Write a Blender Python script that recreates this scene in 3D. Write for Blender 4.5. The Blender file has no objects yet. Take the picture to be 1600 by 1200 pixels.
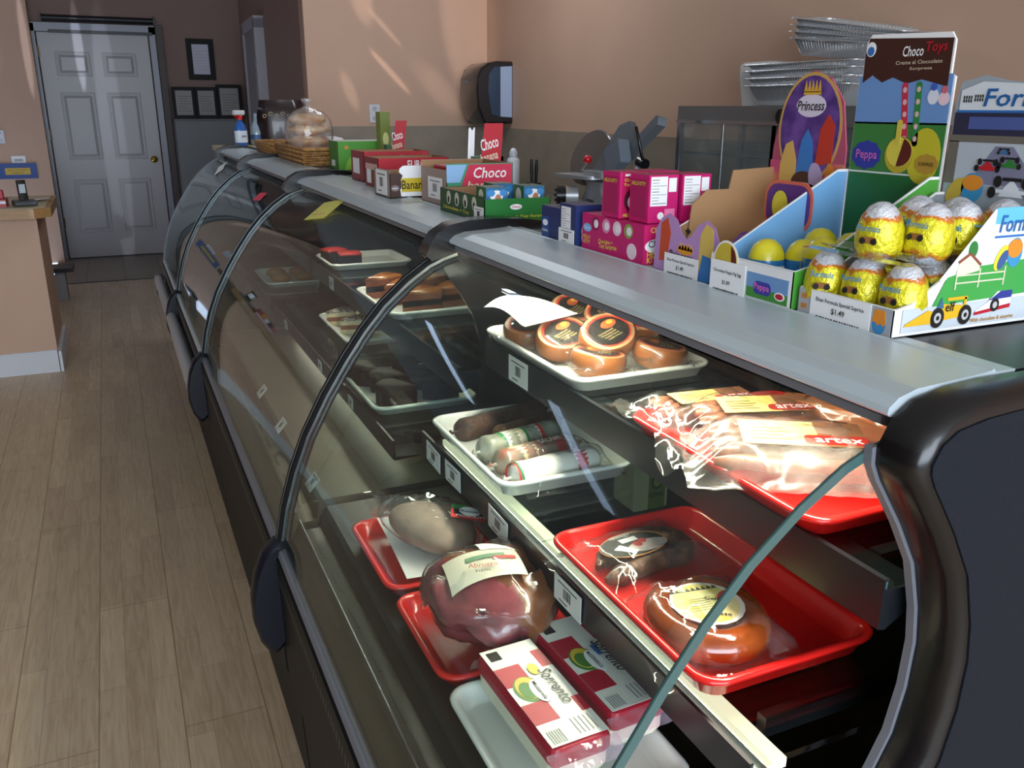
import bpy, math, random
from mathutils import Matrix, Vector, noise
R_ = random.Random(7)
C = bpy.context.scene.collection
SC = bpy.context.scene
PI = math.pi

# ---------------------------------------------------------------- camera
cam = bpy.data.objects.new('camera', bpy.data.cameras.new('camera')); C.objects.link(cam)
cam.matrix_world = Matrix(((0.912, 0.122, -0.392, 0), (-0.410, 0.278, -0.869, 0), (0.003, 0.953, 0.304, 1.40), (0, 0, 0, 1)))
q = cam.matrix_world.to_quaternion(); q.normalize()
cam.matrix_world = Matrix.Translation((0, 0, 1.40)) @ q.to_matrix().to_4x4()
cam.data.sensor_width = 36; cam.data.lens = 1355 / 1600 * 36
cam.data.clip_start = 0.02
SC.camera = cam
# ---------------------------------------------------------------- exposure, world
SC.view_settings.view_transform = 'Standard'; SC.view_settings.look = 'None'
SC.view_settings.gamma = 1; SC.view_settings.use_curve_mapping = False
SC.view_settings.exposure = 0.3
SC.cycles.max_bounces = 10; SC.cycles.transparent_max_bounces = 40
SC.cycles.sample_clamp_indirect = 4
W = bpy.data.worlds.new('daylight'); SC.world = W; W.use_nodes = True
W.node_tree.nodes['Background'].inputs[0].default_value = (0.62, 0.75, 1.0, 1)
W.node_tree.nodes['Background'].inputs[1].default_value = 1.6
# ---------------------------------------------------------------- room lights
def area(name, loc, target, sx, sy, power, col):
    l = bpy.data.lights.new(name, 'AREA'); l.shape = 'RECTANGLE'; l.size = sx; l.size_y = sy; l.energy = power; l.color = col
    o = bpy.data.objects.new(name, l); C.objects.link(o); o.location = loc
    o.rotation_euler = (Vector(target) - Vector(loc)).to_track_quat('-Z', 'Y').to_euler(); return o
area('shopfront_daylight', (-0.6, -3.3, 1.7), (0.3, 4.0, 1.0), 4.2, 2.0, 190, (0.80, 0.90, 1.0))
area('added_fill_light', (1.5, 4.4, 2.74), (1.45, 4.2, 0), 1.0, .10, 10, (.90, .95, 1.0))  # added fill at the unseen third lamp, brightens counter and canopy
area('case_lamp_light', (0.575, 0.93, 1.153), (0.50, 0.93, 0.8), 0.88, 0.02, 5.0, (1.0, 0.90, 0.72))
area('case_lamp_light', (0.575, 2.10, 1.153), (0.50, 2.10, 0.8), 1.15, 0.02, 2.4, (1.0, 0.88, 0.70))
area('mid_lamp_light', (0.462, 0.89, 0.850), (0.44, 0.89, 0.6), 0.82, 0.012, 1.9, (1.0, 0.92, 0.75))
area('mid_lamp_light', (0.462, 2.1, 0.78), (0.44, 2.1, 0.6), 1.1, 0.012, 0.3, (1.0, 0.92, 0.75))
def spot(name, loc, target, power, ang, col, blend=0.3, sy=1.0):
    l = bpy.data.lights.new(name, 'SPOT'); l.energy = power; l.spot_size = math.radians(ang); l.spot_blend = blend; l.color = col; l.shadow_soft_size = 0.01
    o = bpy.data.objects.new(name, l); C.objects.link(o); o.location = loc
    o.rotation_euler = (Vector(target) - Vector(loc)).to_track_quat('-Z', 'Y').to_euler(); o.scale = (1, sy, 1); return o

# ---------------------------------------------------------------- materials
def lin(h):
    h = h.lstrip('#'); o = []
    for i in (0, 2, 4):
        c = int(h[i:i + 2], 16) / 255; o.append(c / 12.92 if c <= .04045 else ((c + .055) / 1.055) ** 2.4)
    return tuple(o) + (1,)
_M = {}
def mat(name, col='808080', rough=0.5, metal=0.0, var=0.0, scale=20, bump=0.0, bscale=60, spec=0.5, emit=None, es=0, coat=0, col2=None, stretch=(1, 1, 1), detail=3, trans=0, sss=0):
    if name in _M: return _M[name]
    m = bpy.data.materials.new(name); m.use_nodes = True; _M[name] = m
    nt = m.node_tree; b = nt.nodes['Principled BSDF']
    b.inputs['Base Color'].default_value = lin(col); b.inputs['Roughness'].default_value = rough; b.inputs['Metallic'].default_value = metal
    b.inputs['Specular IOR Level'].default_value = spec; b.inputs['Coat Weight'].default_value = coat
    b.inputs['Transmission Weight'].default_value = trans
    if sss: b.inputs['Subsurface Weight'].default_value = sss; b.inputs['Subsurface Radius'].default_value = (.01, .006, .004)
    if emit: b.inputs['Emission Color'].default_value = lin(emit); b.inputs['Emission Strength'].default_value = es
    tc = nt.nodes.new('ShaderNodeTexCoord'); mp = nt.nodes.new('ShaderNodeMapping'); mp.inputs['Scale'].default_value = stretch
    nt.links.new(tc.outputs['Object'], mp.inputs[0])
    n = nt.nodes.new('ShaderNodeTexNoise'); n.inputs['Scale'].default_value = scale; n.inputs['Detail'].default_value = detail
    nt.links.new(mp.outputs[0], n.inputs['Vector'])
    if col2 or var:
        r = nt.nodes.new('ShaderNodeValToRGB'); c = lin(col)
        if col2: c1, c2 = c, lin(col2); r.color_ramp.elements[0].position = .4; r.color_ramp.elements[1].position = .62
        else: c1 = tuple(x * (1 - var) for x in c[:3]) + (1,); c2 = tuple(min(1, x * (1 + var)) for x in c[:3]) + (1,); r.color_ramp.elements[0].position = .3; r.color_ramp.elements[1].position = .7
        r.color_ramp.elements[0].color = c1; r.color_ramp.elements[1].color = c2
        nt.links.new(n.outputs[0], r.inputs[0]); nt.links.new(r.outputs[0], b.inputs['Base Color'])
    if bump:
        n2 = nt.nodes.new('ShaderNodeTexNoise'); n2.inputs['Scale'].default_value = bscale; n2.inputs['Detail'].default_value = 4
        nt.links.new(mp.outputs[0], n2.inputs['Vector'])
        bp = nt.nodes.new('ShaderNodeBump'); bp.inputs['Strength'].default_value = bump; bp.inputs['Distance'].default_value = 0.003
        nt.links.new(n2.outputs[0], bp.inputs['Height']); nt.links.new(bp.outputs[0], b.inputs['Normal'])
    return m
def paper(hexcol, rough=0.42):
    return mat('printed_card_' + hexcol, hexcol, rough, var=.04, scale=8)
def clear(name, tint='ffffff', refl=1.0, rough=0.02, haze=0.0, hazecol='dfe6ea', bump=0.0, bscale=40, ior=1.4):
    if name in _M: return _M[name]
    m = bpy.data.materials.new(name); m.use_nodes = True; _M[name] = m; nt = m.node_tree
    for x in list(nt.nodes): nt.nodes.remove(x)
    out = nt.nodes.new('ShaderNodeOutputMaterial'); tr = nt.nodes.new('ShaderNodeBsdfTransparent'); tr.inputs[0].default_value = lin(tint)
    gl = nt.nodes.new('ShaderNodeBsdfGlossy'); gl.inputs['Roughness'].default_value = rough
    fr = nt.nodes.new('ShaderNodeFresnel'); fr.inputs['IOR'].default_value = ior
    ge = nt.nodes.new('ShaderNodeNewGeometry'); im = nt.nodes.new('ShaderNodeMapRange'); im.inputs[3].default_value = ior; im.inputs[4].default_value = 1 / ior
    nt.links.new(ge.outputs['Backfacing'], im.inputs[0]); nt.links.new(im.outputs[0], fr.inputs['IOR'])
    mu = nt.nodes.new('ShaderNodeMath'); mu.operation = 'MULTIPLY'; mu.inputs[1].default_value = refl; mu.use_clamp = True
    mx = nt.nodes.new('ShaderNodeMixShader')
    nt.links.new(fr.outputs[0], mu.inputs[0]); nt.links.new(mu.outputs[0], mx.inputs[0])
    base = tr
    tc = nt.nodes.new('ShaderNodeTexCoord')
    if haze:
        df = nt.nodes.new('ShaderNodeBsdfDiffuse'); df.inputs[0].default_value = lin(hazecol); hm = nt.nodes.new('ShaderNodeMixShader')
        nz = nt.nodes.new('ShaderNodeTexNoise'); nz.inputs['Scale'].default_value = bscale * .5; nt.links.new(tc.outputs['Object'], nz.inputs['Vector'])
        mr = nt.nodes.new('ShaderNodeMapRange'); mr.inputs[1].default_value = .35; mr.inputs[2].default_value = .7; mr.inputs[3].default_value = haze * .3; mr.inputs[4].default_value = haze * 1.7
        nt.links.new(nz.outputs[0], mr.inputs[0]); nt.links.new(mr.outputs[0], hm.inputs[0])
        nt.links.new(tr.outputs[0], hm.inputs[1]); nt.links.new(df.outputs[0], hm.inputs[2]); base = hm
    nt.links.new(base.outputs[0], mx.inputs[1]); nt.links.new(gl.outputs[0], mx.inputs[2]); nt.links.new(mx.outputs[0], out.inputs[0])
    if bump:
        n2 = nt.nodes.new('ShaderNodeTexNoise'); n2.inputs['Scale'].default_value = bscale; nt.links.new(tc.outputs['Object'], n2.inputs['Vector'])
        bp = nt.nodes.new('ShaderNodeBump'); bp.inputs['Strength'].default_value = bump; bp.inputs['Distance'].default_value = .004
        nt.links.new(n2.outputs[0], bp.inputs['Height'])
        nt.links.new(bp.outputs[0], gl.inputs['Normal']); nt.links.new(bp.outputs[0], fr.inputs['Normal'])
    return m
def wood_floor():
    m = bpy.data.materials.new('laminate_floor'); m.use_nodes = True; nt = m.node_tree; b = nt.nodes['Principled BSDF']; L = nt.links.new
    tc = nt.nodes.new('ShaderNodeTexCoord'); mp = nt.nodes.new('ShaderNodeMapping'); mp.inputs['Rotation'].default_value = (0, 0, PI / 2)
    L(tc.outputs['Object'], mp.inputs[0])
    br = nt.nodes.new('ShaderNodeTexBrick'); br.offset = .37; br.offset_frequency = 2
    for k, v in (('Scale', 1), ('Mortar Size', .0008), ('Brick Width', .42), ('Row Height', .062), ('Bias', 0)): br.inputs[k].default_value = v
    br.inputs['Color1'].default_value = lin('b8a286'); br.inputs['Color2'].default_value = lin('c8b394'); br.inputs['Mortar'].default_value = lin('a38f76')
    L(mp.outputs[0], br.inputs['Vector'])
    br2 = nt.nodes.new('ShaderNodeTexBrick'); br2.offset = .5
    for k, v in (('Scale', 1), ('Mortar Size', .0016), ('Brick Width', 1.25), ('Row Height', .186)): br2.inputs[k].default_value = v
    br2.inputs['Color1'].default_value = (1, 1, 1, 1); br2.inputs['Color2'].default_value = (.93, .92, .9, 1); br2.inputs['Mortar'].default_value = (.62, .56, .5, 1)
    L(mp.outputs[0], br2.inputs['Vector'])
    mp2 = nt.nodes.new('ShaderNodeMapping'); mp2.inputs['Scale'].default_value = (16, 1.2, 1); L(tc.outputs['Object'], mp2.inputs[0])
    nz = nt.nodes.new('ShaderNodeTexNoise'); nz.inputs['Scale'].default_value = 5; nz.inputs['Detail'].default_value = 6; nz.inputs['Distortion'].default_value = 1.2; L(mp2.outputs[0], nz.inputs['Vector'])
    rp = nt.nodes.new('ShaderNodeValToRGB'); rp.color_ramp.elements[0].position = .35; rp.color_ramp.elements[1].position = .65
    rp.color_ramp.elements[0].color = (.82, .78, .74, 1); rp.color_ramp.elements[1].color = (1, 1, 1, 1); L(nz.outputs[0], rp.inputs[0])
    def mul(a, c):
        x = nt.nodes.new('ShaderNodeMixRGB'); x.blend_type = 'MULTIPLY'; x.inputs[0].default_value = 1; L(a, x.inputs[1]); L(c, x.inputs[2]); return x.outputs[0]
    L(mul(mul(br.outputs[0], br2.outputs[0]), rp.outputs[0]), b.inputs['Base Color'])
    b.inputs['Roughness'].default_value = .38
    return m
def tile_mat(name, c1, c2, mort, w, h, rough=.4, mort_size=.003):
    m = bpy.data.materials.new(name); m.use_nodes = True; nt = m.node_tree; b = nt.nodes['Principled BSDF']
    tc = nt.nodes.new('ShaderNodeTexCoord')
    br = nt.nodes.new('ShaderNodeTexBrick'); br.offset = 0
    for k, v in (('Scale', 1), ('Mortar Size', mort_size), ('Brick Width', w), ('Row Height', h)): br.inputs[k].default_value = v
    br.inputs['Color1'].default_value = lin(c1); br.inputs['Color2'].default_value = lin(c2); br.inputs['Mortar'].default_value = lin(mort)
    nt.links.new(tc.outputs['Object'], br.inputs['Vector']); nt.links.new(br.outputs[0], b.inputs['Base Color']); b.inputs['Roughness'].default_value = rough
    return m

# ---------------------------------------------------------------- mesh builder
_T = {}
def text_geo(s, font_shear=0.0):
    k = (s, font_shear)
    if k in _T: return _T[k]
    cu = bpy.data.curves.new('t', 'FONT'); cu.body = s; cu.size = 1; cu.resolution_u = 2; cu.shear = font_shear; cu.offset = 0.012
    o = bpy.data.objects.new('t', cu); C.objects.link(o)
    me = bpy.data.meshes.new_from_object(o.evaluated_get(bpy.context.evaluated_depsgraph_get()))
    v = [tuple(x.co) for x in me.vertices]; f = [tuple(p.vertices) for p in me.polygons]
    bpy.data.objects.remove(o); bpy.data.curves.remove(cu); bpy.data.meshes.remove(me)
    _T[k] = (v, f); return _T[k]
def FR(o, u, v):
    u = Vector(u).normalized(); v = Vector(v); n = u.cross(v).normalized(); v = n.cross(u)
    return Matrix(((u.x, v.x, n.x, o[0]), (u.y, v.y, n.y, o[1]), (u.z, v.z, n.z, o[2]), (0, 0, 0, 1)))
class MB:
    def __init__(s): s.v = []; s.f = []; s.mi = []; s.sm = []; s.mats = []; s.M = Matrix.Identity(4)
    def add(s, vs, fs, m, M=None, smooth=False):
        T = s.M @ M if M is not None else s.M
        b = len(s.v); s.v += [tuple(T @ Vector(p)) for p in vs]
        if m not in s.mats: s.mats.append(m)
        i = s.mats.index(m)
        for f in fs: s.f.append(tuple(b + k for k in f)); s.mi.append(i); s.sm.append(smooth)
        return s
    def box(s, lo, hi, m, M=None):
        x0, y0, z0 = lo; x1, y1, z1 = hi
        return s.add([(x0, y0, z0), (x1, y0, z0), (x1, y1, z0), (x0, y1, z0), (x0, y0, z1), (x1, y0, z1), (x1, y1, z1), (x0, y1, z1)],
                     [(0, 3, 2, 1), (4, 5, 6, 7), (0, 1, 5, 4), (1, 2, 6, 5), (2, 3, 7, 6), (3, 0, 4, 7)], m, M)
    def bbox(s, lo, hi, m, r=.003, M=None):   # bevelled box: rounded outline prism with chamfered ends
        x0, y0, z0 = lo; x1, y1, z1 = hi; r = min(r, (x1 - x0) / 2.1, (y1 - y0) / 2.1, (z1 - z0) / 2.1)
        rings = []
        for z, e in ((z0, r), (z0 + r * .3, r * .3), (z0 + r, 0), (z1 - r, 0), (z1 - r * .3, r * .3), (z1, r)):
            rings.append([(p[0], p[1], z) for p in rrect(x0 + e, y0 + e, x1 - e, y1 - e, max(r, .0005), 3)])
        return s.loft(rings, m, M, True, smooth=False)
    def loft(s, rings, m, M=None, caps=True, smooth=True, closed=True):
        n = len(rings[0]); vs = [p for r in rings for p in r]; fs = []
        for i in range(len(rings) - 1):
            for j in range(n if closed else n - 1):
                k = (j + 1) % n; fs.append((i * n + j, i * n + k, (i + 1) * n + k, (i + 1) * n + j))
        s.add(vs, fs, m, M, smooth)
        if caps: s.add(rings[0][::-1], [tuple(range(n))], m, M); s.add(rings[-1], [tuple(range(n))], m, M)
        return s
    def prism(s, pts, h0, h1, m, M=None, m2=None, smooth=False):
        n = len(pts); vs = [(x, y, h0) for x, y in pts] + [(x, y, h1) for x, y in pts]
        s.add(vs, [(i, (i + 1) % n, n + (i + 1) % n, n + i) for i in range(n)], m2 or m, M, smooth)
        s.add([(x, y, h1) for x, y in pts], [tuple(range(n))], m, M); s.add([(x, y, h0) for x, y in pts], [tuple(range(n))[::-1]], m, M)
        return s
    def dec(s, F, pts, m, lvl=1):     # a printed shape lying on face F
        return s.prism(pts, (lvl - 1) * .00025, lvl * .00025 + .0001, m, F)
    def ell(s, F, cx, cy, rx, ry, m, lvl=1, rot=0, n=20):
        c, k = math.cos(rot), math.sin(rot)
        return s.dec(F, [(cx + rx * math.cos(a) * c - ry * math.sin(a) * k, cy + rx * math.cos(a) * k + ry * math.sin(a) * c) for a in [2 * PI * i / n for i in range(n)]], m, lvl)
    def rect(s, F, x0, y0, x1, y1, m, lvl=1): return s.dec(F, [(x0, y0), (x1, y0), (x1, y1), (x0, y1)], m, lvl)
    def text(s, F, t, x, y, w, m, h=None, lvl=2, shear=0, rot=0):
        v, f = text_geo(t, shear)
        if not v: return s
        x0 = min(p[0] for p in v); x1 = max(p[0] for p in v); y0 = min(p[1] for p in v); y1 = max(p[1] for p in v)
        k = w / (x1 - x0); ky = (h / (y1 - y0)) if h else k; z = lvl * .00025 + .0002; c, sn = math.cos(rot), math.sin(rot)
        vv = []
        for p in v:
            a = (p[0] - x0) * k; b = (p[1] - y0) * ky; vv.append((x + a * c - b * sn, y + a * sn + b * c, z))
        return s.add(vv, f, m, F)
    def tube(s, path, r, m, seg=8, closed=False, caps=True, M=None):
        n = len(path); P = [Vector(p) for p in path]; rings = []; rf = r if callable(r) else (lambda i: r)
        up = None
        for i in range(n):
            t = (P[(i + 1) % n] - P[i - 1]) if closed else (P[min(i + 1, n - 1)] - P[max(i - 1, 0)])
            t.normalize()
            if up is None: up = Vector((0, 0, 1)) if abs(t.z) < .9 else Vector((1, 0, 0))
            a = t.cross(up); a.normalize(); b = a.cross(t); up = b
            rings.append([tuple(P[i] + (a * math.cos(q) + b * math.sin(q)) * rf(i)) for q in [2 * PI * j / seg for j in range(seg)]])
        if closed: rings.append(rings[0])
        return s.loft(rings, m, M, caps and not closed)
    def lathe(s, prof, m, seg=20, M=None, sx=1, sy=1, caps=True):
        rings = [[(r * sx * math.cos(2 * PI * j / seg), r * sy * math.sin(2 * PI * j / seg), z) for j in range(seg)] for r, z in prof]
        return s.loft(rings, m, M, caps)
    def grid(s, fn, nu, nv, m, M=None):
        vs = [fn(i / nu, j / nv) for i in range(nu + 1) for j in range(nv + 1)]
        fs = [(i * (nv + 1) + j, (i + 1) * (nv + 1) + j, (i + 1) * (nv + 1) + j + 1, i * (nv + 1) + j + 1) for i in range(nu) for j in range(nv)]
        return s.add(vs, fs, m, M, True)
    def build(s, name, parent=None, loc=None, rot=None):
        me = bpy.data.meshes.new(name); me.from_pydata(s.v, [], s.f); me.update()
        for m in s.mats: me.materials.append(m)
        me.polygons.foreach_set('material_index', s.mi); me.polygons.foreach_set('use_smooth', s.sm)
        o = bpy.data.objects.new(name, me); C.objects.link(o)
        if parent: o.parent = parent
        if loc is not None: o.location = loc
        if rot is not None: o.rotation_euler = rot
        return o
def rrect(x0, y0, x1, y1, r, n=4):
    pts = []
    for cx, cy, a0 in ((x1 - r, y1 - r, 0), (x0 + r, y1 - r, PI / 2), (x0 + r, y0 + r, PI), (x1 - r, y0 + r, 1.5 * PI)):
        for i in range(n + 1): a = a0 + PI / 2 * i / n; pts.append((cx + r * math.cos(a), cy + r * math.sin(a)))
    return pts
def tag(o, label, cat, group=None):
    o['label'] = label; o['category'] = cat
    if group: o['group'] = group
    return o
def thing(name, label, cat, loc=(0, 0, 0), rz=0, group=None, rot=None):
    o = bpy.data.objects.new(name, None); C.objects.link(o); o.location = loc; o.rotation_euler = rot or (0, 0, rz); o.empty_display_size = .02
    return tag(o, label, cat, group)
def struct(o): o['kind'] = 'structure'; return o
def dup(root, loc, rz=None, label=None, rot=None):
    r = root.copy(); C.objects.link(r); r.location = loc
    if rz is not None: r.rotation_euler = (0, 0, rz)
    if rot is not None: r.rotation_euler = rot
    if label: r['label'] = label
    for ch in list(root.children):
        c = ch.copy(); C.objects.link(c); c.parent = r
        for g in list(ch.children): d = g.copy(); C.objects.link(d); d.parent = c
    return r
def LF(x, y, z): return FR((x, y, z), (0, -1, 0), (0, 0, 1))      # a face looking towards -X; u runs -Y
def FF(x, y, z): return FR((x, y, z), (1, 0, 0), (0, 0, 1))       # a face looking towards -Y; u runs +X
def TF(x, y, z): return FR((x, y, z), (1, 0, 0), (0, 1, 0))       # a top face
BK = paper('1a1a1a'); WH = paper('eeeeee')
def price_tag(parent, F, w=.034, h=.02, title=None, price=None, name='price_tag', lab=None):
    b = MB(); b.box((0, 0, 0), (w, h, .0006), WH, F); G = F @ Matrix.Translation((0, 0, .0006)); rr = random.Random(int(w * 1e5 + h * 3e5))
    if title:
        b.text(G, title, w * .1, h * .60, w * .8, BK)
        if price: b.text(G, price, w * .38, h * .26, w * .22, BK)
        x = w * .12
        while x < w * .85: ww = rr.uniform(.4, 1.2) * w * .03; b.rect(G, x, 0, x + ww, h * .1, BK); x += ww + rr.uniform(.3, .9) * w * .03
    else:
        x = w * .36
        while x < w * .64: ww = rr.uniform(.3, .8) * w * .02; b.rect(G, x, h * .32, x + ww, h * .70, BK); x += ww + rr.uniform(.8, 1.6) * w * .02
        b.rect(G, w * .15, h * .80, w * .85, h * .84, BK); b.rect(G, w * .2, h * .12, w * .5, h * .16, BK)
    return b.build(name, parent)

# ================================================================ ROOM
wall_m = mat('peach_wall_paint', 'c4a18a', .6, var=.03, scale=3, bump=.08, bscale=180)
wall_d = mat('brown_wall_paint', '83685f', .6, var=.03, scale=3, bump=.06, bscale=150)
white_t = mat('white_trim_paint', 'cfd2d8', .4)
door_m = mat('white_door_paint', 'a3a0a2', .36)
dark_t = mat('dark_metal_trim', '1d1c20', .4, metal=.3)
b = MB(); b.box((-4, -3.6, -.05), (2.6, 7.95, 0), wood_floor()); struct(b.build('floor'))
b = MB(); b.box((-.56, 7.95, -.05), (1.4, 9.5, 0), tile_mat('grey_floor_tile', '83776a', '8a7d6f', '4f473f', .30, .45))
b.box((-.56, 7.94, -.01), (1.4, 7.965, .004), dark_t); struct(b.build('floor_tiles'))
b = MB(); b.box((2.4, -3.6, 0), (2.55, 5.9, 2.8), wall_m); struct(b.build('wall_right'))
b = MB(); b.prism([(1.185, 5.75), (2.4, 5.75), (2.4, 5.9), (1.2, 5.9)], 0, 2.8, wall_m); struct(b.build('wall_back'))
b = MB(); b.prism([(1.19, 5.9), (1.33, 5.9), (1.45, 9.5), (1.31, 9.5)], 0, 2.8, wall_d); struct(b.build('wall_side'))
b = MB(); b.box((-.56, 9.32, 0), (-.50, 9.5, 2.8), wall_d); b.box((.50, 9.32, 0), (1.4, 9.5, 2.8), wall_d); b.box((-.56, 9.32, 2.12), (.50, 9.5, 2.8), wall_d); b.box((-.50, 9.37, 0), (.50, 9.5, 2.12), wall_d); struct(b.build('wall_far'))  # block behind the door added to stop outside light at its gaps
b = MB(); b.box((-4, 9.14, 0), (-.50, 9.5, 2.8), wall_m); struct(b.build('wall_left'))
b = MB(); b.box((-4.1, -3.6, 0), (-4, 9.5, 2.8), wall_d); struct(b.build('wall_outer'))
b = MB(); b.box((-4.1, -3.75, 2.8), (2.6, 9.6, 2.9), mat('white_ceiling', 'dadbd8', .8, var=.02)); struct(b.build('ceiling'))
# street side behind the camera: shop window wall
b = MB(); b.box((-4.1, -3.75, 0), (2.6, -3.6, .45), wall_m); b.box((-4.1, -3.75, 2.5), (2.6, -3.6, 2.8), wall_m)
for x0, x1 in ((-4.1, -3.2), (2.0, 2.6)): b.box((x0, -3.75, .45), (x1, -3.6, 2.5), wall_m)
struct(b.build('wall_front'))
wf = MB()
for x in (-3.2, -1.9, -.6, .7, 1.95): wf.box((x, -3.70, .45), (x + .05, -3.62, 2.5), dark_t)
for z in (.45, 1.9, 2.45): wf.box((-3.2, -3.70, z), (2.0, -3.62, z + .05), dark_t)
struct(wf.build('window_1'))
# baseboards
b = MB(); b.box((-4, 5.215, 0), (-.386, 5.234, .115), white_t); b.box((-.390, 5.215, 0), (-.371, 5.87, .115), white_t)
b.box((-4, 5.222, .115), (-.393, 5.234, .122), white_t); struct(b.build('baseboard_left'))
# half wall with laminate counter
b = MB(); b.box((-4, 5.234, 0), (-.390, 5.87, .842), wall_m); struct(b.build('wall_partition'))
b = MB()
lam = mat('cream_laminate', 'b5aa86', .35, var=.04); oak = mat('oak_edge', 'a07a4c', .4, var=.15, scale=12, stretch=(1, 8, 8))
pts = [(-3.99, 5.14), (-.39, 5.14), (-.315, 5.215), (-.315, 5.92), (-4, 5.92)]
b.prism(pts, .8435, .893, oak); b.prism([(-4, 5.165), (-.40, 5.165), (-.34, 5.225), (-.34, 5.90), (-4, 5.90)], .892, .896, lam); tag(b.build('laminate_counter_top'), 'cream laminate counter top with oak edge on the peach half wall at left', 'counter top')
# splash on back and right wall: grey stone strip
spl = mat('grey_stone_splash', '8b8172', .35, var=.12, scale=7)
b = MB(); b.box((1.24, 5.735, .9), (2.4, 5.75, 1.282), spl); struct(b.build('trim_1'))
b = MB(); b.box((2.385, 1.2, .9), (2.4, 5.735, 1.272), spl); struct(b.build('trim_2'))
# back work counter
tb = thing('work_counter', 'grey stone work counter along the right wall behind the display cases', 'counter', (1.78, 1.2, 0))
b = MB(); b.box((0, 0, .875), (.6, 3.96, .915), mat('grey_counter_stone', '6f6a62', .3, var=.1, scale=15)); b.build('counter_top', tb)
b = MB(); b.box((.04, .02, .1), (.6, 3.94, .875), mat('counter_cabinet', '5b5148', .5)); b.box((.09, .02, 0), (.58, 3.94, .1), dark_t); b.build('cabinet_body', tb)
b = MB(); b.box((0, 0, .875), (1.1, .54, .915), _M['grey_counter_stone']); b.box((.03, .04, 0), (1.1, .54, .875), _M['counter_cabinet'])
tag(b.build('corner_counter', None, (1.22, 5.18, 0)), 'grey stone counter running under the outlet on the far peach wall', 'counter')

# ---------------------------------------------------------------- far door
d = struct(thing('door_1', 'white six panel door', 'door', (-.46, 9.30, 0)))
for k in ('label', 'category'): del d[k]
b = MB(); b.box((0, 0, .012), (.92, .045, 2.03), door_m)
for x0, x1 in ((.12, .41), (.51, .80)):
    for z0, z1 in ((.24, .74), (.92, 1.52), (1.66, 1.87)):
        F = FF(x0, 0, z0); w = x1 - x0; h = z1 - z0
        b.loft([[(p[0], p[1], -.001) for p in rrect(0, 0, w, h, .004, 1)], [(p[0], p[1], .004) for p in rrect(.006, .006, w - .006, h - .006, .004, 1)], [(p[0], p[1], .004) for p in rrect(.014, .014, w - .014, h - .014, .004, 1)], [(p[0], p[1], -.002) for p in rrect(.02, .02, w - .02, h - .02, .004, 1)], [(p[0], p[1], .007) for p in rrect(.05, .05, w - .05, h - .05, .004, 1)]], door_m, F, False, False)
        b.rect(F @ Matrix.Translation((0, 0, .0066)), .05, .05, w - .05, h - .05, door_m)
dp = b.build('door_panel', d)
b = MB(); b.lathe([(.001, 0), (.032, 0), (.032, .006), (.012, .012), (.012, .03), (.026, .038), (.03, .052), (.024, .066), (.001, .07)], mat('brass', 'c9a24a', .22, 1), 18, FF(.855, 0, .915)); b.build('door_knob', dp)
for z in (.3, 1.1, 1.82):
    b = MB(); b.box((-.012, -.006, z), (.006, .004, z + .09), mat('bronze_hinge', '3b3128', .35, 1)); b.build('hinge', d)
b = MB()
alu = mat('aluminium_frame', '787a82', .42, .3)
b.box((-.05, -.03, 0), (-.012, .06, 2.10), alu); b.box((.932, -.03, 0), (.985, .06, 2.10), alu); b.box((-.05, -.03, 2.035), (.985, .06, 2.11), alu)
b.box((-.012, .0, 0), (.932, .05, .012), dark_t); b.build('door_frame', d)
tb = thing('door_closer_bar', 'black roller shade housing mounted above the white door', 'roller shade', (-.40, 9.2, 2.07))
b = MB(); b.tube([(0, .03, .075), (.92, .03, .075)], .028, dark_t, 14); b.build('roller', tb)
for x in (-.012, .92): b = MB(); b.box((x, 0, .04), (x + .012, .12, .115), dark_t); b.build('bracket', tb)
b = MB(); b.box((.04, .03, -.045), (.90, .05, -.02), dark_t); b.build('bottom_bar', tb)
# strip edge with screws between door and cabinet
b = MB(); b.box((.53, 9.22, 0), (.585, 9.32, 2.12), mat('dark_brown_metal', '3a2d2a', .5))
for z in (.62, .95, 1.28): b.lathe([(.001, 0), (.008, 0), (.006, .004), (.001, .005)], alu, 8, FF(.557, 9.22, z))
struct(b.build('trim_3'))
# side door on side wall; shade put into its dimmed white
d2 = struct(thing('door_2', 'x', 'door', (1.215, 7.62, 0)))
for k in ('label', 'category'): del d2[k]
Md = Matrix.Rotation(-.0335, 4, 'Z')
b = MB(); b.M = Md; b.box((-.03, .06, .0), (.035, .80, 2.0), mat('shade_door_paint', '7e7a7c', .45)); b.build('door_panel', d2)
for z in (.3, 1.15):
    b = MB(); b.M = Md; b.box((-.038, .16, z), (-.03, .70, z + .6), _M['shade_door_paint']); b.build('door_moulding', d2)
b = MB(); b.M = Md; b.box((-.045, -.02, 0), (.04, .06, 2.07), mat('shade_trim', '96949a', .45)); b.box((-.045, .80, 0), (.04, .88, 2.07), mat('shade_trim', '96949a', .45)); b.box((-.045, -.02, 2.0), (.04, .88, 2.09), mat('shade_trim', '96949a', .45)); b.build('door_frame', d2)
# grey panel cabinet under the picture frames
gp = mat('grey_panel', '6e7173', .5)
t = thing('grey_cabinet', 'tall grey flat panel cabinet right of the white door under the dark frames', 'cabinet', (.60, 8.95, 0))
b = MB(); b.box((0, 0, 0), (.58, .3, 1.268), gp); b.build('body', t)
b = MB(); b.box((-.005, -.01, 1.268), (.585, .3, 1.29), mat('grey_panel_top', '55585a', .5)); b.build('top', t)
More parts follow.
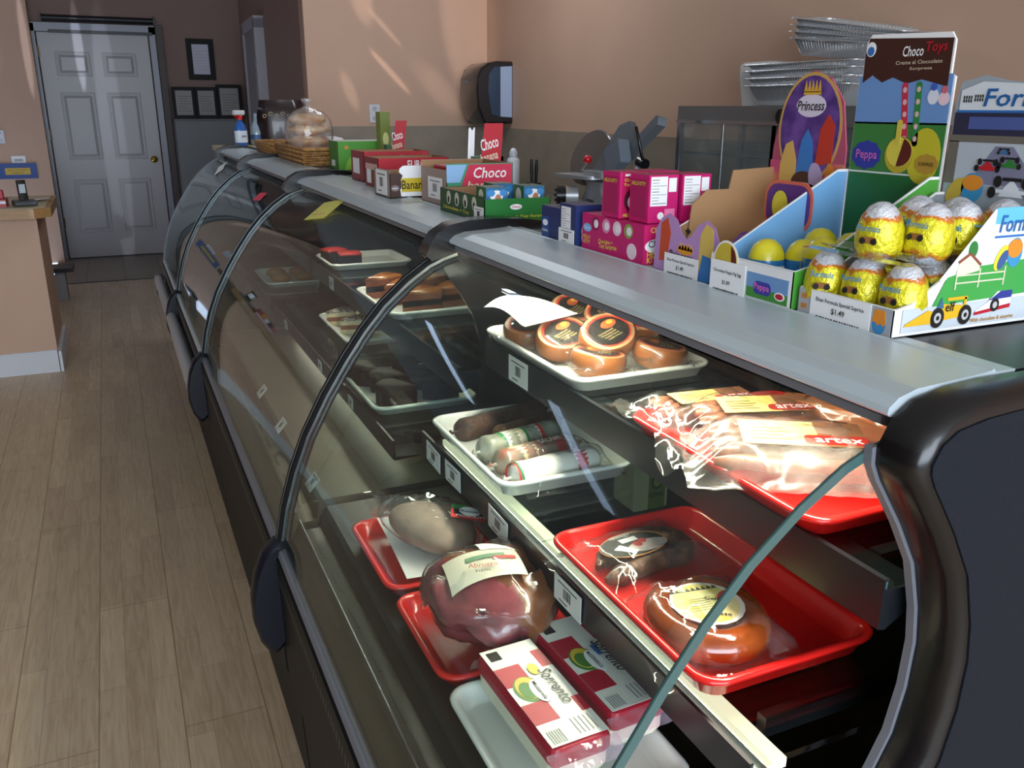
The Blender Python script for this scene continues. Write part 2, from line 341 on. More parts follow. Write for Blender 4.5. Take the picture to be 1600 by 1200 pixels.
# frames
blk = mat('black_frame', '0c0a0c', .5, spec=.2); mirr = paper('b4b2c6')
def frame(loc, w, h, fw, inner, label, cat, name, rz=0, tilt=0, ins=None):
    t = thing(name, label, cat, loc, rot=(tilt, 0, rz))
    b = MB()
    for a, o_, i_ in ((.0, 0, fw * .45), (.008, fw * .55, fw)):
        y0 = -.02 - a * 0 + a; b.box((o_, y0, o_), (w - o_, 0, i_), blk); b.box((o_, y0, h - i_), (w - o_, 0, h - o_), blk); b.box((o_, y0, i_), (i_, 0, h - i_), blk); b.box((w - i_, y0, i_), (w - o_, 0, h - i_), blk)
    b.box((fw * .4, -.006, fw * .4), (w - fw * .4, 0, h - fw * .4), blk); b.build('frame', t)
    b = MB(); b.box((fw, -.009, fw), (w - fw, -.006, h - fw), inner)
    if ins:
        F = FF(fw, -.009, fw)
        for k in range(7): b.rect(F, .02, (h - 2 * fw) * (.15 + .1 * k), (w - 2 * fw) * (.9 - .1 * (k % 3)), (h - 2 * fw) * (.15 + .1 * k) + .006, ins)
    b.build('pane', t)
    return t
frame((.79, 9.315, 1.645), .25, .37, .05, mirr, 'black framed mirror with painted pale reflection on the brown wall right of the white door', 'picture frame', 'framed_mirror', ins=paper('b49c98'))  # mirror's reflection painted flat in pale tones
doc = mat('grey_document', '7c7a78', .4); ink = paper('5a5858')
for k, (x, h, lab) in enumerate(((.60, .285, 'black framed document leaning on the grey cabinet, leftmost of three'), (.80, .285, 'black framed document in the middle of the row on the grey cabinet'), (1.0, .31, 'taller black framed document at the right end of the grey cabinet'))):
    frame((x, 9.08, 1.29), .21 if k < 2 else .235, h, .032, doc, lab, 'picture frame', 'framed_document', tilt=-.06, ins=ink)
# outlets / signs on the left wall
def outlet(loc, label, rz=0):
    t = thing('outlet_cover', label, 'outlet', loc, rz)
    b = MB(); b.bbox((-.035, -.006, -.058), (.035, 0, .058), white_t, .004); pl = b.build('plate', t)
    b = MB()
    for z in (-.03, .03): b.ell(FF(0, -.006, z), 0, 0, .017, .017, mat('outlet_face', 'b7bac2', .3)); b.rect(FF(0, -.006, z), -.007, -.004, -.005, .006, BK, 2); b.rect(FF(0, -.006, z), .005, -.004, .007, .006, BK, 2); b.build('socket', pl); b = MB()
outlet((-.86, 9.14, 1.14), 'white outlet plate on the peach wall left of the white door')
outlet((1.607, 5.75, 1.36), 'white outlet plate on the far peach wall above the stone strip')
t = thing('blue_sign', 'blue framed yellow notice taped to the peach wall above the laminate counter', 'sign', (-.92, 9.138, .775))
b = MB(); b.box((0, -.008, 0), (.31, 0, .135), paper('23468c')); b.build('backing', t)
b = MB(); F = FF(.055, -.008, .036); b.rect(F, 0, 0, .2, .058, paper('c9a832')); b.text(F, 'SAMPLES', .05, .010, .10, paper('7a6424'), .012); b.text(F, 'HELP YOURSELF', .02, .034, .16, paper('7a6424'), .012); b.build('notice', t)
t = tag(MB().box((0, -.002, 0), (.11, 0, .06), WH).build('barcode_label', None, (-.80, 9.139, .913)), 'small white barcode label stuck above the blue sign', 'label')
b = MB()
for k in range(9): b.rect(FF(.02, -.002, .012), k * .008, 0, k * .008 + .004, .022, BK)
b.build('barcode', t)
# small grey step stand beside the partition
t = thing('step_stand', 'small grey stand with a dark top on the floor behind the half wall', 'stand', (-.478, 7.25, 0))
b = MB(); b.box((0, 0, 0), (.068, .18, .215), mat('grey_plastic', '8a8c90', .5)); b.build('body', t)
b = MB(); b.box((-.02, -.02, .215), (.13, .22, .245), dark_t); b.build('top', t)

# paper towel dispenser on the right wall in the corner
t = thing('paper_towel_dispenser', 'black towel dispenser with its sunlit side painted pale on the right wall by the corner', 'paper towel dispenser', (2.4, 5.33, 1.30))
smoke = mat('smoke_plastic', '1b1a1e', .16, coat=.4)
prof = [(0, .0), (-.19, .0), (-.205, .03), (-.235, .10), (-.245, .20), (-.240, .28), (-.215, .335), (-.165, .368), (-.10, .38), (0, .38)]
def dprof(k): return [(-.12 + (x + .12) * k if x < 0 else x, .19 + (z - .19) * k) for x, z in prof]
b = MB(); b.loft([[(x, y, z) for x, z in dprof(k)] for y, k in ((0, .93), (.008, .98), (.02, 1), (.29, 1), (.302, .98), (.31, .93))], smoke); b.build('cover', t)
b = MB(); b.dec(FF(0, -.0005, 0), [(-.145, .06), (-.085, .045), (-.085, .345), (-.125, .345), (-.160, .30), (-.168, .20)], mat('dark_blue_window', '34465e', .1, .1), 3); b.build('sight_window', t)
b = MB(); b.dec(FF(0, -.0005, 0), [(-.084, .045), (-.004, .04), (-.004, .35), (-.084, .345)], mat('painted_sunlit_side', 'a9b9d4', .4), 3); b.build('side_panel', t)  # sun on the cover's side, painted as a pale patch
b = MB(); b.text(LF(-.243, .24, .25), 'enMotion', 0, 0, .09, mat('grey_print', '9aa0a8', .4)); b.build('lettering', t)
# two ceiling lamps reflected in the curved glass; the third is added fill
for k, (x, y) in enumerate(((-1.72, 6.0), (-1.70, 3.85), (.95, 4.4))):
    t = thing('ceiling_lamp', ('long ceiling lamp above the half wall', 'long ceiling lamp nearer the camera', 'added unseen ceiling lamp brightening the baskets and the work counter')[k], 'ceiling lamp', (x, y, 2.8), rz=(-.10, .0, 0)[k])
    b = MB(); b.box((-.02, -.08, -.03), (1.12, .08, -.001), white_t); b.build('housing', t)
    b = MB(); b.box((0, -.055, -.045), (1.10, .055, -.03), mat('lamp_diffuser', 'e8f0ff', .5, emit='c4dcff', es=3.5)); b.build('diffuser', t)

# ================================================================ DISPLAY CASES
GLASS_ARC = [(.530, 1.160), (.505, 1.153), (.479, 1.142), (.440, 1.116), (.396, 1.078), (.359, 1.036), (.325, .989), (.287, .930), (.250, .862), (.225, .800), (.205, .735), (.190, .660)]
glass = clear('curved_glass', 'eef6f4', .85, .015, haze=.010, hazecol='b9c2cc', bscale=6, ior=1.36)
edge_g = mat('green_glass_edge', '42605f', .15, coat=.5)
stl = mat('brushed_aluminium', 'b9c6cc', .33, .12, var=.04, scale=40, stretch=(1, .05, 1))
stl_d = mat('brownish_steel', '6d685c', .42, .5, var=.10, scale=6)  # dark brownish steel of the farther decks
gun = mat('gunmetal_bumper', 'b2b4b6', .4, .3)
blkp = mat('black_plastic', '07080c', .27, coat=.1); strip_m = mat('satin_strip', '84878c', .28, .9); blkm = mat('matt_black_panel', '07080a', .55, spec=.25); blkt = mat('black_counter_top', '16171a', .35)
navy = mat('navy_black_plastic', '070c18', .38, spec=.35)
rail_m = mat('black_rail', '12161b', .3); deck_b = mat('black_case_deck', '1b1a15', .35, var=.2)
mirror_b = mat('dark_case_back', '131517', .2, .3)
tube_m = mat('lamp_tube', 'fff4dd', .5, emit='fff0d0', es=6)
tube_d = mat('weak_lamp_tube', 'fff4dd', .5, emit='ffe9c4', es=1.6)
chrome = mat('chrome', 'c6c9cd', .12, 1)
def XZ(y): return FR((0, y, 0), (1, 0, 0), (0, 0, 1))   # local (x,z) ; extrudes towards -Y
def offset_arc(arc, d):
    out = []
    for i, p in enumerate(arc):
        a = Vector(arc[max(i - 1, 0)]); c = Vector(arc[min(i + 1, len(arc) - 1)]); t_ = (c - a).normalized(); n = Vector((-t_.y, t_.x)); out.append((p[0] + n.x * d, p[1] + n.y * d))
    return out
inner = offset_arc(GLASS_ARC, .006)
def ribbon(b, A, B, y0, y1, m, me=None):      # sheet between two profile lines
    n = len(A)
    for P, fl in ((A, 1), (B, 0)):
        vs = [(p[0], y0, p[1]) for p in P] + [(p[0], y1, p[1]) for p in P]
        b.add(vs, [(i, i + 1, n + i + 1, n + i)[::(-1 if fl else 1)] for i in range(n - 1)], m, None, True)
    for y in (y0, y1):
        vs = [(p[0], y, p[1]) for p in A] + [(p[0], y, p[1]) for p in B]
        b.add(vs, [(i, i + 1, n + i + 1, n + i) for i in range(n - 1)], me or m)
    for i in (0, n - 1):
        b.add([(A[i][0], y0, A[i][1]), (A[i][0], y1, A[i][1]), (B[i][0], y1, B[i][1]), (B[i][0], y0, B[i][1])], [(0, 1, 2, 3)], me or m)
S_CURVE = [(.651, 1.199), (.600, 1.199), (.565, 1.197), (.532, 1.191), (.512, 1.178), (.501, 1.157), (.502, 1.143), (.509, 1.129), (.539, 1.085), (.562, 1.045), (.575, 1.0), (.580, .965), (.578, .920), (.569, .875), (.554, .843), (.52, .78), (.47, .72), (.40, .665), (.30, .62), (.22, .58)]
def make_case(label, y0, y1, divider, lamp, deck_m, bumper, price=(), mid=(.875, .427), top=(1.019, .553), shelves=True):
    L = y1 - y0
    t = thing('display_case', label, 'display case', (.19, y0, 0)); T = Matrix.Translation((-.19, -y0, 0))
    def P(name, b, parent=t): return b.build(name, parent)
    def nb(): b = MB(); b.M = T; return b
    # lower body
    b = nb(); b.prism([(.215, .10), (1.10, .10), (1.10, .745), (.85, 1.168), (.82, 1.168), (1.04, .73), (1.04, .66), (.24, .60), (.20, .62), (.19, .60)], 0, L - .02, blkm, XZ(y1 - .01)); P('body', b)
    b = nb(); b.box((.27, y0 + .01, 0), (1.08, y1 - .01, .10), dark_t); P('plinth', b)
    b = nb(); b.prism([(.184, .650), (.187, .660), (.196, .664), (.200, .660), (.200, .640), (.188, .640)], 0, L - .03, stl if bumper else alu, XZ(y1 - .015)); P('glass_sill', b)
    b = nb(); b.prism([(.180, .648), (.186, .40), (.20, .34), (.23, .34), (.23, .648)], 0, L - .03, blkm, XZ(y1 - .015))
    for k in range(int(L / .016)):
        y = y0 + .02 + k * .016; F = FR((.1812, y + .009, .600), (0, -1, 0), (.04, 0, .9)); b.prism(rrect(0, 0, .009, .018, .004, 2), .0002, .0012, BK, F)
    P('front_grille', b)
    if bumper:
        for zz, xx, r in ((.565, .155, .022), (.50, .160, .018)):
            b = nb(); b.tube([(xx, y0 + .02, zz), (xx, y1 - .02, zz)], r, gun, 12); P('bumper_rail', b)
    # well and deck
    b = nb(); b.prism([(.200, .655), (.222, .700), (.224, .712), (.228, .712), (.232, .690), (.262, .690), (.268, .722), (.275, .728), (.93, .728), (.93, .715), (.27, .700), (.26, .665), (.215, .64)], 0, L - .03, deck_m, XZ(y1 - .015))
    for k in range(int(L / .11)): b.prism(rrect(0, 0, .06, .004, .0018, 2), 0, .001, BK, FR((.246, y0 + .08 + k * .11, .6902), (0, 1, 0), (-1, 0, 0)))
    P('deck', b)
    b = nb(); b.tube([(.226, y0 + .02, .7125), (.226, y1 - .02, .7125)], .0016, chrome, 6); P('well_edge', b)
    b = nb(); b.prism([(.800, 1.165), (1.00, .735), (1.015, .735), (.815, 1.165)], 0, L - .04, mirror_b, XZ(y1 - .02)); b.prism([(.792, 1.165), (.992, .735), (1.0, .735), (.80, 1.165)], 0, .04, rail_m, XZ((y0 + y1) / 2 + .02)); b.box((.975, y0 + .02, .728), (.99, y1 - .02, .75), rail_m); P('rear_door', b)
    # canopy and top
    b = nb(); b.prism([(.512, 1.180), (.513, 1.185), (.522, 1.192), (.540, 1.197), (.60, 1.2), (.620, 1.2015), (.6225, 1.203), (.6255, 1.2), (.648, 1.2), (.648, 1.17), (.53, 1.174), (.514, 1.178)], 0, L - .012, stl, XZ(y1 - .006), smooth=False); P('canopy', b)
    b = nb(); b.box((.648, y0 + .006, 1.168), (.855, y1 - .006, 1.1995), blkt); P('top_panel', b)
    b = nb(); b.prism([(.522, 1.166), (.522, 1.1735), (.56, 1.1735), (.56, 1.164), (.533, 1.162)], 0, L - .04, alu, XZ(y1 - .02)); P('glass_hinge', b)
    lm_strip = mat('lamp_strip', 'fff4dd', .5, emit='fff2d8', es=1.0)
    lm = tube_m if lamp > 1 else tube_d
    if lamp: b = nb(); b.tube([(.60, y0 + .06, 1.158), (.60, y1 - .06, 1.158)], .006, lm, 10); P('canopy_lamp', b)
    # glass
    b = nb(); ribbon(b, GLASS_ARC, inner, y0 + (.012 if y0 < 1 else .02), y1 - .02, glass)
    if y0 < 1: ribbon(b, GLASS_ARC, offset_arc(GLASS_ARC, .0085), y0 + .0100, y0 + .0130, edge_g)
    P('curved_glass', b)
    if shelves:
        zs, xs = mid; ys = y0 + (.02 if y0 > 1 else .02); ye = y1 - (.10 if y0 < 1 else .03)
        gap = y0 + L * .46
        for a, c in ((ys, gap - .004), (gap + .004, ye)):
            b = nb(); b.box((xs + .004, a, zs - .007), (.80, c, zs), clear('shelf_glass', 'e6ece6', .9, .03)); b.box((xs + .002, a, zs - .007), (xs + .004, c, zs), edge_g); P('glass_shelf', b)
        b = nb(); b.prism([(xs, zs + .002), (xs + .004, zs + .002), (xs + .005, zs - .030), (xs + .052, zs - .032), (xs + .052, zs - .034), (xs + .004, zs - .037), (xs - .001, zs - .034)], 0, ye - ys, rail_m, XZ(ye)); P('price_rail', b)
        if lamp > 1: b = nb(); b.box((xs + .034, ys + .01, zs - .026), (xs + .050, ye - .01, zs - .016), lm_strip if lamp > 1 else tube_d); P('shelf_lamp', b)
        for yy in (ys + .05, ye - .05):
            b = nb(); b.box((xs + .06, yy, zs - .03), (.92, yy + .012, zs - .009), rail_m); P('shelf_bracket', b)
        zt, xt = top
        gap = y0 + L * .56
        for a, c in ((ys, gap - .004), (gap + .004, ye + .02)):
            b = nb(); b.box((xt + .004, a, zt - .007), (.86, c, zt), _M['shelf_glass']); b.box((xt + .002, a, zt - .007), (xt + .004, c, zt), edge_g); P('glass_shelf', b)
        b = nb(); b.prism([(xt, zt + .002), (xt + .006, zt + .002), (xt + .006, zt - .008), (xt + .05, zt - .012), (xt + .05, zt - .025), (xt + .008, zt - .048), (xt + .0, zt - .046)], 0, ye - ys + .02, rail_m, XZ(ye + .02)); P('price_rail', b)
        for yy in (ys + .05, ye - .05):
            b = nb(); b.box((xt + .05, yy, zt - .05), (.86, yy + .014, zt - .009), rail_m); P('shelf_bracket', b)
    for (x, y, z, w, h, rz, tilt) in price:
        par = next((c for c in t.children if c.name.split('.')[0] == ('deck' if tilt else 'price_rail')), t)
        if not tilt and x > .5: par = [c for c in t.children if c.name.split('.')[0] == 'price_rail'][-1]
        F = T @ Matrix.Translation((x, y, z)) @ Matrix.Rotation(rz, 4, 'X') @ FR((0, 0, 0), (0, -1, 0), (tilt, 0, 1))
        price_tag(par, F, w, h)
    if divider:
        yd = y1
        b = nb()    # black cap across canopy
        cap = [(.70, 1.197), (.71, 1.205), (.66, 1.213), (.60, 1.217), (.55, 1.216), (.515, 1.210), (.490, 1.196), (.476, 1.176), (.470, 1.160), (.48, 1.150), (.50, 1.155), (.53, 1.165), (.62, 1.19)]
        b.loft([[(x, y, z) for x, z in cap] for y in (yd - .022, yd + .020)], blkp); P('divider_cap', b)
        o1 = offset_arc(GLASS_ARC, -.006); i1 = offset_arc(GLASS_ARC, .016)
        b = nb(); ribbon(b, o1, i1, yd - .011, yd + .011, mat('divider_black', '08090b', .6, spec=.15)); P('divider_rail', b)
        b = nb(); ribbon(b, offset_arc(GLASS_ARC, -.0070), offset_arc(GLASS_ARC, -.0058), yd - .0010, yd + .0010, strip_m)
        ribbon(b, offset_arc(GLASS_ARC, .0), offset_arc(GLASS_ARC, .005), yd - .0122, yd - .0110, strip_m); P('chrome_strip', b)
        disc = [(.196, .675), (.182, .676), (.160, .655), (.144, .618), (.134, .572), (.134, .525), (.143, .485), (.158, .458), (.17, .455), (.185, .47), (.205, .52), (.220, .58), (.226, .63), (.216, .662)]
        cx = .18; cz = .57
        b = nb(); b.loft([[(cx + (x - cx) * k, y, cz + (z - cz) * k) for x, z in disc] for y, k in ((yd - .02, .9), (yd - .013, 1), (yd + .013, 1), (yd + .02, .9))], navy); P('divider_foot', b)
        b = nb(); sc = [p for p in S_CURVE[5:15]]; poly = [(x, z) for x, z in sc] + [(.56, .84), (.56, .74), (.985, .74), (.795, 1.165), (.52, 1.165)]
        b.prism(poly, 0, .008, mirror_b, XZ(yd + .004)); P('divider_wall', b)
        pane = [(x, z) for x, z in inner if z > .75] + [(.235, .735), (.56, .735)] + [(x - .002, z) for x, z in S_CURVE[14:4:-1]]
        b = nb(); b.prism(pane, 0, .004, clear('divider_glass', 'eef4f2', .9, .02), XZ(yd + .001)); P('divider_pane', b)
    return t
tags1 = [(.4245, y, .8395, .066, .034, rx, 0.0) for y, rx in ((1.287, .05), (1.195, -.03), (1.02, .03), (.815, .0))] + [(.5515, 1.235, .978, .072, .042, .0, .0)]
case1 = make_case('black ended curved glass display case nearest the camera, filled with meats on trays', .44, 1.42, True, 2, deck_b, False, tags1)
tags2 = [(.262, y, .7225, .045, .03, 0, .9) for y in (1.53, 1.86, 2.12)] + [(.4045, y, .79, .04, .025, 0, 0) for y in (1.75, 2.05, 2.5)] + [(.5375, 2.48, .90, .05, .035, 0, 0)]
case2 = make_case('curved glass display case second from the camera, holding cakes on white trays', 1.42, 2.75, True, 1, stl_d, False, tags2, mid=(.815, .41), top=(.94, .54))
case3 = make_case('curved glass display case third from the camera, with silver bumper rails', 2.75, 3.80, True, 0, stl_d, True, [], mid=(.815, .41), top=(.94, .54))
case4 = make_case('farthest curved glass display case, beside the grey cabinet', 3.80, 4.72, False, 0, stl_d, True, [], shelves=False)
T4 = Matrix.Translation((-.19, -3.80, 0))
b = MB(); b.M = T4; b.prism([(x, z) for x, z in offset_arc(GLASS_ARC, -.004)] + [(.22, .60), (.7, .60), (1.1, .6), (1.1, .75), (.855, 1.2), (.55, 1.2)], 0, .02, mat('grey_end_panel', '6b717a', .4), XZ(4.735)); b.build('end_panel', case4)
b = MB(); b.M = T4; b.loft([[(x, y, z) for x, z in [(.70, 1.197), (.60, 1.217), (.55, 1.216), (.50, 1.196), (.49, 1.16), (.53, 1.15)]] for y in (4.70, 4.76)], blkp); b.build('end_cap', case4)
b = MB(); b.M = T4
for xx, zz in ((.155, .565), (.16, .50)): b.loft([[(xx + .025 * math.cos(a), y, zz + .025 * math.sin(a)) for a in [k * PI / 5 for k in range(10)]] for y in (4.70, 4.73)], blkp)
b.build('bumper_cap', case4)
# near end panel of case 1
T1 = Matrix.Translation((-.19, -.44, 0))
full = S_CURVE + [(.19, .54), (.17, .44), (.19, .34), (.25, .10), (1.12, .10), (1.12, .76), (.87, 1.199)]
def inset(pts, d):
    n = len(pts); out = []
    for i in range(n):
        a = Vector(pts[i - 1]); p = Vector(pts[i]); c = Vector(pts[(i + 1) % n]); t_ = ((p - a).normalized() + (c - p).normalized()).normalized(); nn = Vector((-t_.y, t_.x)); out.append((p.x + nn.x * d, p.y + nn.y * d))
    return out
b = MB(); b.M = T1
rings = [[(x, y, z) for x, z in inset(full, dd)] for y, dd in ((.442, 0), (.432, -.0005), (.415, .0005), (.408, .004), (.404, .010), (.4035, .014))]
b.loft(rings, blkp); b.build('end_panel_rim', case1)
b = MB(); b.M = T1; b.prism(inset(full, .014), 0, .004, mat('textured_black_panel', '121923', .6, bump=.5, bscale=900, spec=.2), XZ(.406)); b.build('end_panel', case1)
b = MB(); b.M = T1; gs = S_CURVE[5:16]; ribbon(b, [(x - .004, z) for x, z in gs], [(x + .003, z) for x, z in gs], .442, .450, mat('grey_gasket', '6d7078', .5)); b.build('gasket', case1)
# notes stuck on glass
def arc_pt(z):
    for i in range(len(GLASS_ARC) - 1):
        a, c = GLASS_ARC[i], GLASS_ARC[i + 1]
        if a[1] >= z >= c[1]: k = (a[1] - z) / (a[1] - c[1]); return a[0] + (c[0] - a[0]) * k, Vector((c[0] - a[0], c[1] - a[1])).normalized()
    return .5, Vector((-1, 0))
def glass_note(name, y, z, w, h, m, label, rot=0.1, lines=None):
    x, t_ = arc_pt(z); F = FR((x - .0015, y, z + .001), (0, -1, 0), (-t_.x, 0, -t_.y)) @ Matrix.Rotation(rot, 4, 'Z')
    b = MB(); b.grid(lambda u, v: (u * w, v * h, .0008 + .002 * math.sin(u * 3) * v), 6, 4, m, F)
    if lines:
        for k in range(3): b.rect(F, w * .15, h * (.25 + .2 * k), w * .75, h * (.25 + .2 * k) + .003, lines, 5)
    return tag(b.build(name), label, 'note')
glass_note('sticky_note', 2.30, 1.118, .13, .075, paper('e3dd6e'), 'yellow sticky note on the glass of the second case', .25, paper('c98a5a'))
glass_note('red_sticker', 3.05, 1.10, .10, .035, mat('neon_red', 'f02850', .4), 'bright pink red tape on the glass of the third case', .12)
glass_note('white_label', 4.35, 1.13, .16, .05, WH, 'torn white label on the glass of the farthest case', -.3)

# ================================================================ TRAYS AND FOOD
tray_w = mat('white_tray_plastic', 'e4e4e0', .25, coat=.2); tray_r = mat('red_tray_plastic', 'd3201c', .22, coat=.3)
film = clear('crumpled_film', 'ffffff', 1.1, .07, haze=.03, hazecol='f2ece6', bump=.45, bscale=45)
film2 = clear('thin_film', 'ffffff', 1.2, .10, haze=.02, hazecol='ffffff', bump=.5, bscale=30)
def tray(x0, y0, x1, y1, zt, m, label, name='serving_tray', h=.02, group=None):
    cx, cy = (x0 + x1) / 2, (y0 + y1) / 2; a, c = (x1 - x0) / 2, (y1 - y0) / 2; r = .028
    def ring(i, z): return [(p[0], p[1], z) for p in rrect(-a + i, -c + i, a - i, c - i, max(r - i * .7, .008), 5)]
    b = MB(); b.loft([ring(.020, .002), ring(.018, 0), ring(.012, .001), ring(.004, h - .006), ring(0, h - .006), ring(-.001, h - .002), ring(.002, h), ring(.006, h), ring(.009, h - .003), ring(.017, .004), ring(.022, .003)], m, None, False)
    b.add(ring(.022, .003), [tuple(range(24))], m); b.add(ring(.020, .002)[::-1], [tuple(range(24))], m)
    o = b.build(name, None, (cx, cy, zt - h)); return tag(o, label, 'tray', group)
def nz(x, y, z, s=1.0): return noise.noise(Vector((x * s, y * s, z * s)))
def blob(b, fn, m, M=None, nu=28, nv=18):    # closed surface from directions
    rings = []
    for j in range(1, nv):
        th = PI * j / nv; rings.append([tuple(fn(Vector((math.sin(th) * math.cos(2 * PI * i / nu), math.sin(th) * math.sin(2 * PI * i / nu), math.cos(th))))) for i in range(nu)])
    b.loft(rings, m, M)
def pouch(b, w, l, h, m, seed=0, M=None, flat=.12, n=22, amp=.006):   # crumpled bag surface
    def f(u, v):
        x = (u - .5) * w; y = (v - .5) * l; e = min(u, 1 - u, v, 1 - v) * 2
        k = min(1, max(0, (e - flat) / .45)); z = .002 + h * (math.sin(k * PI / 2)) + amp * nz(x, y, seed, 45) * min(1, e * 4) + amp * .6 * nz(x + 3, y, seed, 110)
        return (x + .006 * nz(x, y, seed + 5, 40), y + .006 * nz(x, y, seed + 9, 40), max(.001, z))
    b.grid(f, n, n, m, M)
# deck trays
tray(.283, 1.045, .47, 1.275, .755, tray_r, 'small red tray at the far end of the deck holding the white paper sheet', h=.022)
tray(.283, .822, .48, 1.03, .755, tray_r, 'small red tray under the half smoked ham', h=.022)
tray(.280, .575, .47, .812, .755, tray_w, 'white tray under the two red and white cheese loaves', h=.022)
tray(.37, .46, .56, .568, .752, tray_r, 'red tray at the bottom of the picture beside the white tray', h=.018)
tray(.438, 1.005, .66, 1.315, .903, tray_w, 'white tray holding the salami chubs on the middle shelf', h=.026)
tray(.432, .530, .648, .855, .903, tray_r, 'big red tray with two ring sausages on the middle shelf', h=.026)
tray(.55, 1.005, .785, 1.345, 1.041, tray_w, 'white tray heaped with round smoked cheeses on the top shelf', h=.023)
tray(.545, .535, .785, .868, 1.041, tray_r, 'red tray under the sausage pouches on the top shelf', h=.023)
# ---- paper sheet + bagged meat on red tray
b = MB(); b.grid(lambda u, v: (.315 + .085 * u + .012 * v, 1.062 + .20 * v - .012 * u, .757 + .004 * math.sin(v * 2.5) + .006 * u * u), 8, 8, WH)
tag(b.build('paper_sheet'), 'blank white paper sheet lying in the far small red tray', 'paper')
t = thing('bagged_meat', 'clear bag of meat with red and green label on the paper sheet', 'packed meat', (.384, 1.135, .762), rz=.35)
b = MB(); blob(b, lambda d: (d.x * .052, d.y * .085 * (1 - .2 * d.x), .030 + d.z * .028), mat('pale_cured_meat', 'a08c7e', .5, var=.2, scale=30, bump=.4)); b.build('meat', t)
b = MB(); blob(b, lambda d: (d.x * .060 + .004 * nz(d.x, d.y, d.z, 6), d.y * .105 * (1 - .25 * d.x) + .01 * nz(d.y, d.x, d.z, 5), max(.001, .034 + d.z * .033 + .006 * nz(d.x, d.y, d.z, 9))), film)
for k in range(3): b.grid(lambda u, v, k=k: (-.02 + .03 * u - .01 * k, .10 + .035 * v, .03 + .02 * math.sin(u * 4 + k) + .008 * nz(u, v, k, 4)), 8, 5, film)
b.build('plastic_bag', t)
def draped(b, F, pts, m, lvl=1, cyl=None): b.dec(F, pts, m, lvl)
b = MB(); F = FR((-.012, -.052, .069), (.75, -.66, -.18), (.66, .75, .1))
b.rect(F, 0, 0, .062, .036, paper('c52a24')); b.rect(F, .004, .010, .062, .034, paper('17181a'), 2); b.rect(F, 0, .024, .022, .036, paper('2c7a3e'), 3); b.ell(F, .028, .02, .016, .012, WH, 4); b.text(F, 'Busseto', .014, .016, .030, BK, lvl=5); b.text(F, 'PROSCIUTTO', .008, .003, .05, WH, lvl=3)
b.build('label', t)
# ---- half ham
t = thing('smoked_ham', 'large half smoked ham in film, brown rind above dark red flesh', 'ham', (.374, .888, .757), rz=.2)
rind = mat('smoked_rind', '7c4218', .33, var=.3, scale=14, bump=.4, bscale=80, coat=.4); flesh = mat('dark_red_ham', '5c1420', .30, col2='8c3a42', scale=22, coat=.5, bump=.3, bscale=90)
def hamf(d):
    x = d.x * .078 * (1 + .10 * d.y); y = d.y * .092; z = .052 + d.z * .050
    k = .010 * nz(d.x, d.y, d.z, 2.2) + .005 * nz(d.x, d.y, d.z, 5)
    return (x + k + (.018 if d.z > .3 else 0) * (d.x + .2), y + k, max(.001, z + k * 1.4))
b = MB(); blob(b, hamf, flesh, None, 40, 26)
o = b.build('ham_body', t); o.data.materials.append(rind)
for p in o.data.polygons:
    c = p.center
    if c.x > -.012 + .012 * nz(c.x, c.y, c.z, 30) + (.03 if c.z < .03 else 0) - .02 * (c.y > .03): p.material_index = 1
b = MB(); blob(b, lambda d: tuple(Vector(hamf(d)) * 1.03 + Vector((.003 * nz(d.x, d.y, d.z, 8), .003 * nz(d.y, d.x, d.z, 9), .001))), film2, None, 40, 26); b.build('shrink_wrap', t)
b = MB()
def on_ham(u, v, w=.075, h=.05, ox=.008, oy=.012, a=-.35, lift=.0022):
    x = (u - .5) * w; y = (v - .5) * h; X = ox + x * math.cos(a) - y * math.sin(a); Y = oy + x * math.sin(a) + y * math.cos(a)
    r2 = min(.95, (X / .08) ** 2 + (Y / .094) ** 2); return (X, Y, .0535 + .0505 * math.sqrt(1 - r2) + lift + .0025)
b.grid(lambda u, v: on_ham(u, v, .095, .065, -.012, .0), 12, 8, paper('d9d3bf')); b.grid(lambda u, v: on_ham(u, v, .05, .035, .030, .035, -.35, .003), 6, 5, WH)
b.grid(lambda u, v: on_ham(u, v, .05, .010, -.005, .008, -.35, .0035), 6, 3, paper('6c8f70')); b.grid(lambda u, v: on_ham(u, v, .03, .008, .014, -.006, -.35, .0035), 6, 3, paper('b83a30'))
F = FR((-.050, -.022, .1095), (.94, -.34, -.02), (.34, .94, .06)); b.text(F, 'Abruzzo', .004, .016, .038, paper('a04a3a'), .010, 2, .2); b.text(F, 'ham', .012, .006, .018, BK, .006, 2)
b.build('label', t)
